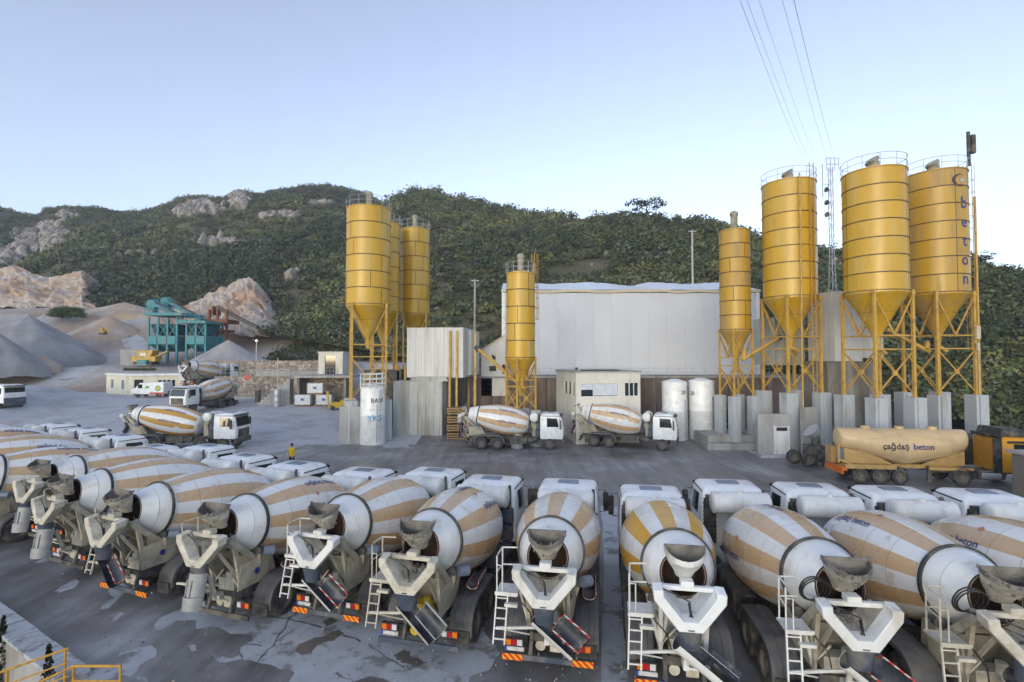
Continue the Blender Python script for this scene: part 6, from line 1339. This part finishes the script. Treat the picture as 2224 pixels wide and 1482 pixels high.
cypress(8, 1340, 14.5, 1, 'young dark cypress below the wall at the left edge'); cypress(106, 1405, 12.6, 1, 'young dark cypress below the wall near the railing')
# ================================================================== PEOPLE
def person(loc, rz, label):
    t = thing('person', label, 'person', loc, rz)
    J = {'pel': (0, 0, .95), 'sp': (0, .0, 1.15), 'ch': (0, -.01, 1.36), 'nk': (0, .0, 1.50), 'hd': (0, .03, 1.60), 'ht': (0, .02, 1.74)}
    Rr = {'pel': .15, 'sp': .14, 'ch': .165, 'nk': .065, 'hd': .095, 'ht': .07}; E = [('pel', 'sp'), ('sp', 'ch'), ('ch', 'nk'), ('nk', 'hd'), ('hd', 'ht')]
    for s, n in ((-1, 'l'), (1, 'r')):
        for k, p, r in (('sh', (s*.19, 0, 1.40), .085), ('el', (s*.28, .03, 1.14), .06), ('wr', (s*.27, .16, .92), .04), ('pm', (s*.27, .20, .85), .042), ('hp', (s*.10, 0, .90), .11), ('kn', (s*.12, .02+.05*s, .50), .075), ('an', (s*.12, -.02+.08*s, .09), .05), ('to', (s*.13, .15+.08*s, .04), .045)): J[n+k] = p; Rr[n+k] = r
        E += [('ch', n+'sh'), (n+'sh', n+'el'), (n+'el', n+'wr'), (n+'wr', n+'pm'), ('pel', n+'hp'), (n+'hp', n+'kn'), (n+'kn', n+'an'), (n+'an', n+'to')]
        for f in range(5):
            a = (s*(.27+.03-.016*f), .225, .81) if f else (s*.235, .21, .84); c = (a[0], a[1]+.0, a[2]-.055+.008*abs(f-2)); J[n+'f%d' % f] = a; J[n+'g%d' % f] = c; Rr[n+'f%d' % f] = .011; Rr[n+'g%d' % f] = .009; E += [(n+'pm', n+'f%d' % f), (n+'f%d' % f, n+'g%d' % f)]
    ks = list(J); me = bpy.data.meshes.new('person_body'); me.from_pydata([J[k] for k in ks], [(ks.index(a), ks.index(b)) for a, b in E], [])
    o = bpy.data.objects.new('body', me); COL.objects.link(o); m = o.modifiers.new('skin', 'SKIN')
    for i, k in enumerate(ks): me.skin_vertices[0].data[i].radius = (Rr[k]*1.0, Rr[k]*(.75 if k in ('ch', 'sp', 'pel') else 1)); me.skin_vertices[0].data[i].use_root = (k == 'pel')
    s2_ = o.modifiers.new('sub', 'SUBSURF'); s2_.levels = 2; s2_.render_levels = 2
    dg = bpy.context.evaluated_depsgraph_get(); bm_ = bpy.data.meshes.new_from_object(o.evaluated_get(dg)); bpy.data.objects.remove(o)
    for q in ('jacket', 'trousers', 'skin', 'black'): bm_.materials.append(mat[q])
    for pl in bm_.polygons:
        z = pl.center.z; x = abs(pl.center.x); pl.use_smooth = True
        pl.material_index = 2 if z > 1.49 else (3 if z < .1 else (2 if (x > .2 and z < .93) else (0 if z > .84 or x > .2 else 1)))
    ob('body', bm_, t)
    one('hair', lambda b: b.lathe([(1.60, .085), (1.64, .104), (1.70, .104), (1.76, .085), (1.80, .045), (1.81, 0)], 16, 'Z', 0, (1, 0)), ['hair'], t)
    one('face', lambda b: (b.prism([(-.012, 1.64), (.012, 1.64), (.018, 1.60), (-.018, 1.60)], 'Y', .11, .145), b.box((-.10, .03, 1.64), (.02, .04, .06)), b.box((.10, .03, 1.64), (.02, .04, .06)), b.box((-.035, .118, 1.655), (.025, .01, .012), 1), b.box((.035, .118, 1.655), (.025, .01, .012), 1), b.box((0, .115, 1.565), (.05, .01, .012), 1)), ['skin', 'hair'], t)
    return t
person((Xs(1150, 18.6), 18.6, 0), R(20), 'person in a yellow jacket standing between two truck cabs')
person((Xs(637, 36.6), 36.6, 0), R(160), 'person in a yellow top walking behind the row of cabs')
# pale car at the back of the yard
# ================================================================== AIR
hz = bpy.data.materials.new('air'); hz.use_nodes = True; n_ = hz.node_tree.nodes; n_.clear()
pv = n_.new('ShaderNodeVolumePrincipled'); pv.inputs['Density'].default_value = .0005; pv.inputs['Color'].default_value = (.85, .9, 1, 1); pv.inputs['Anisotropy'].default_value = .2
vo = n_.new('ShaderNodeOutputMaterial'); hz.node_tree.links.new(pv.outputs[0], vo.inputs['Volume']); mat['air'] = hz
tag(one('haze', lambda b: b.b2((-480, -60, -6), (480, 620, 150)), ['air'], smooth=0), 'thin blue evening haze over the yard and hills', kind='stuff')
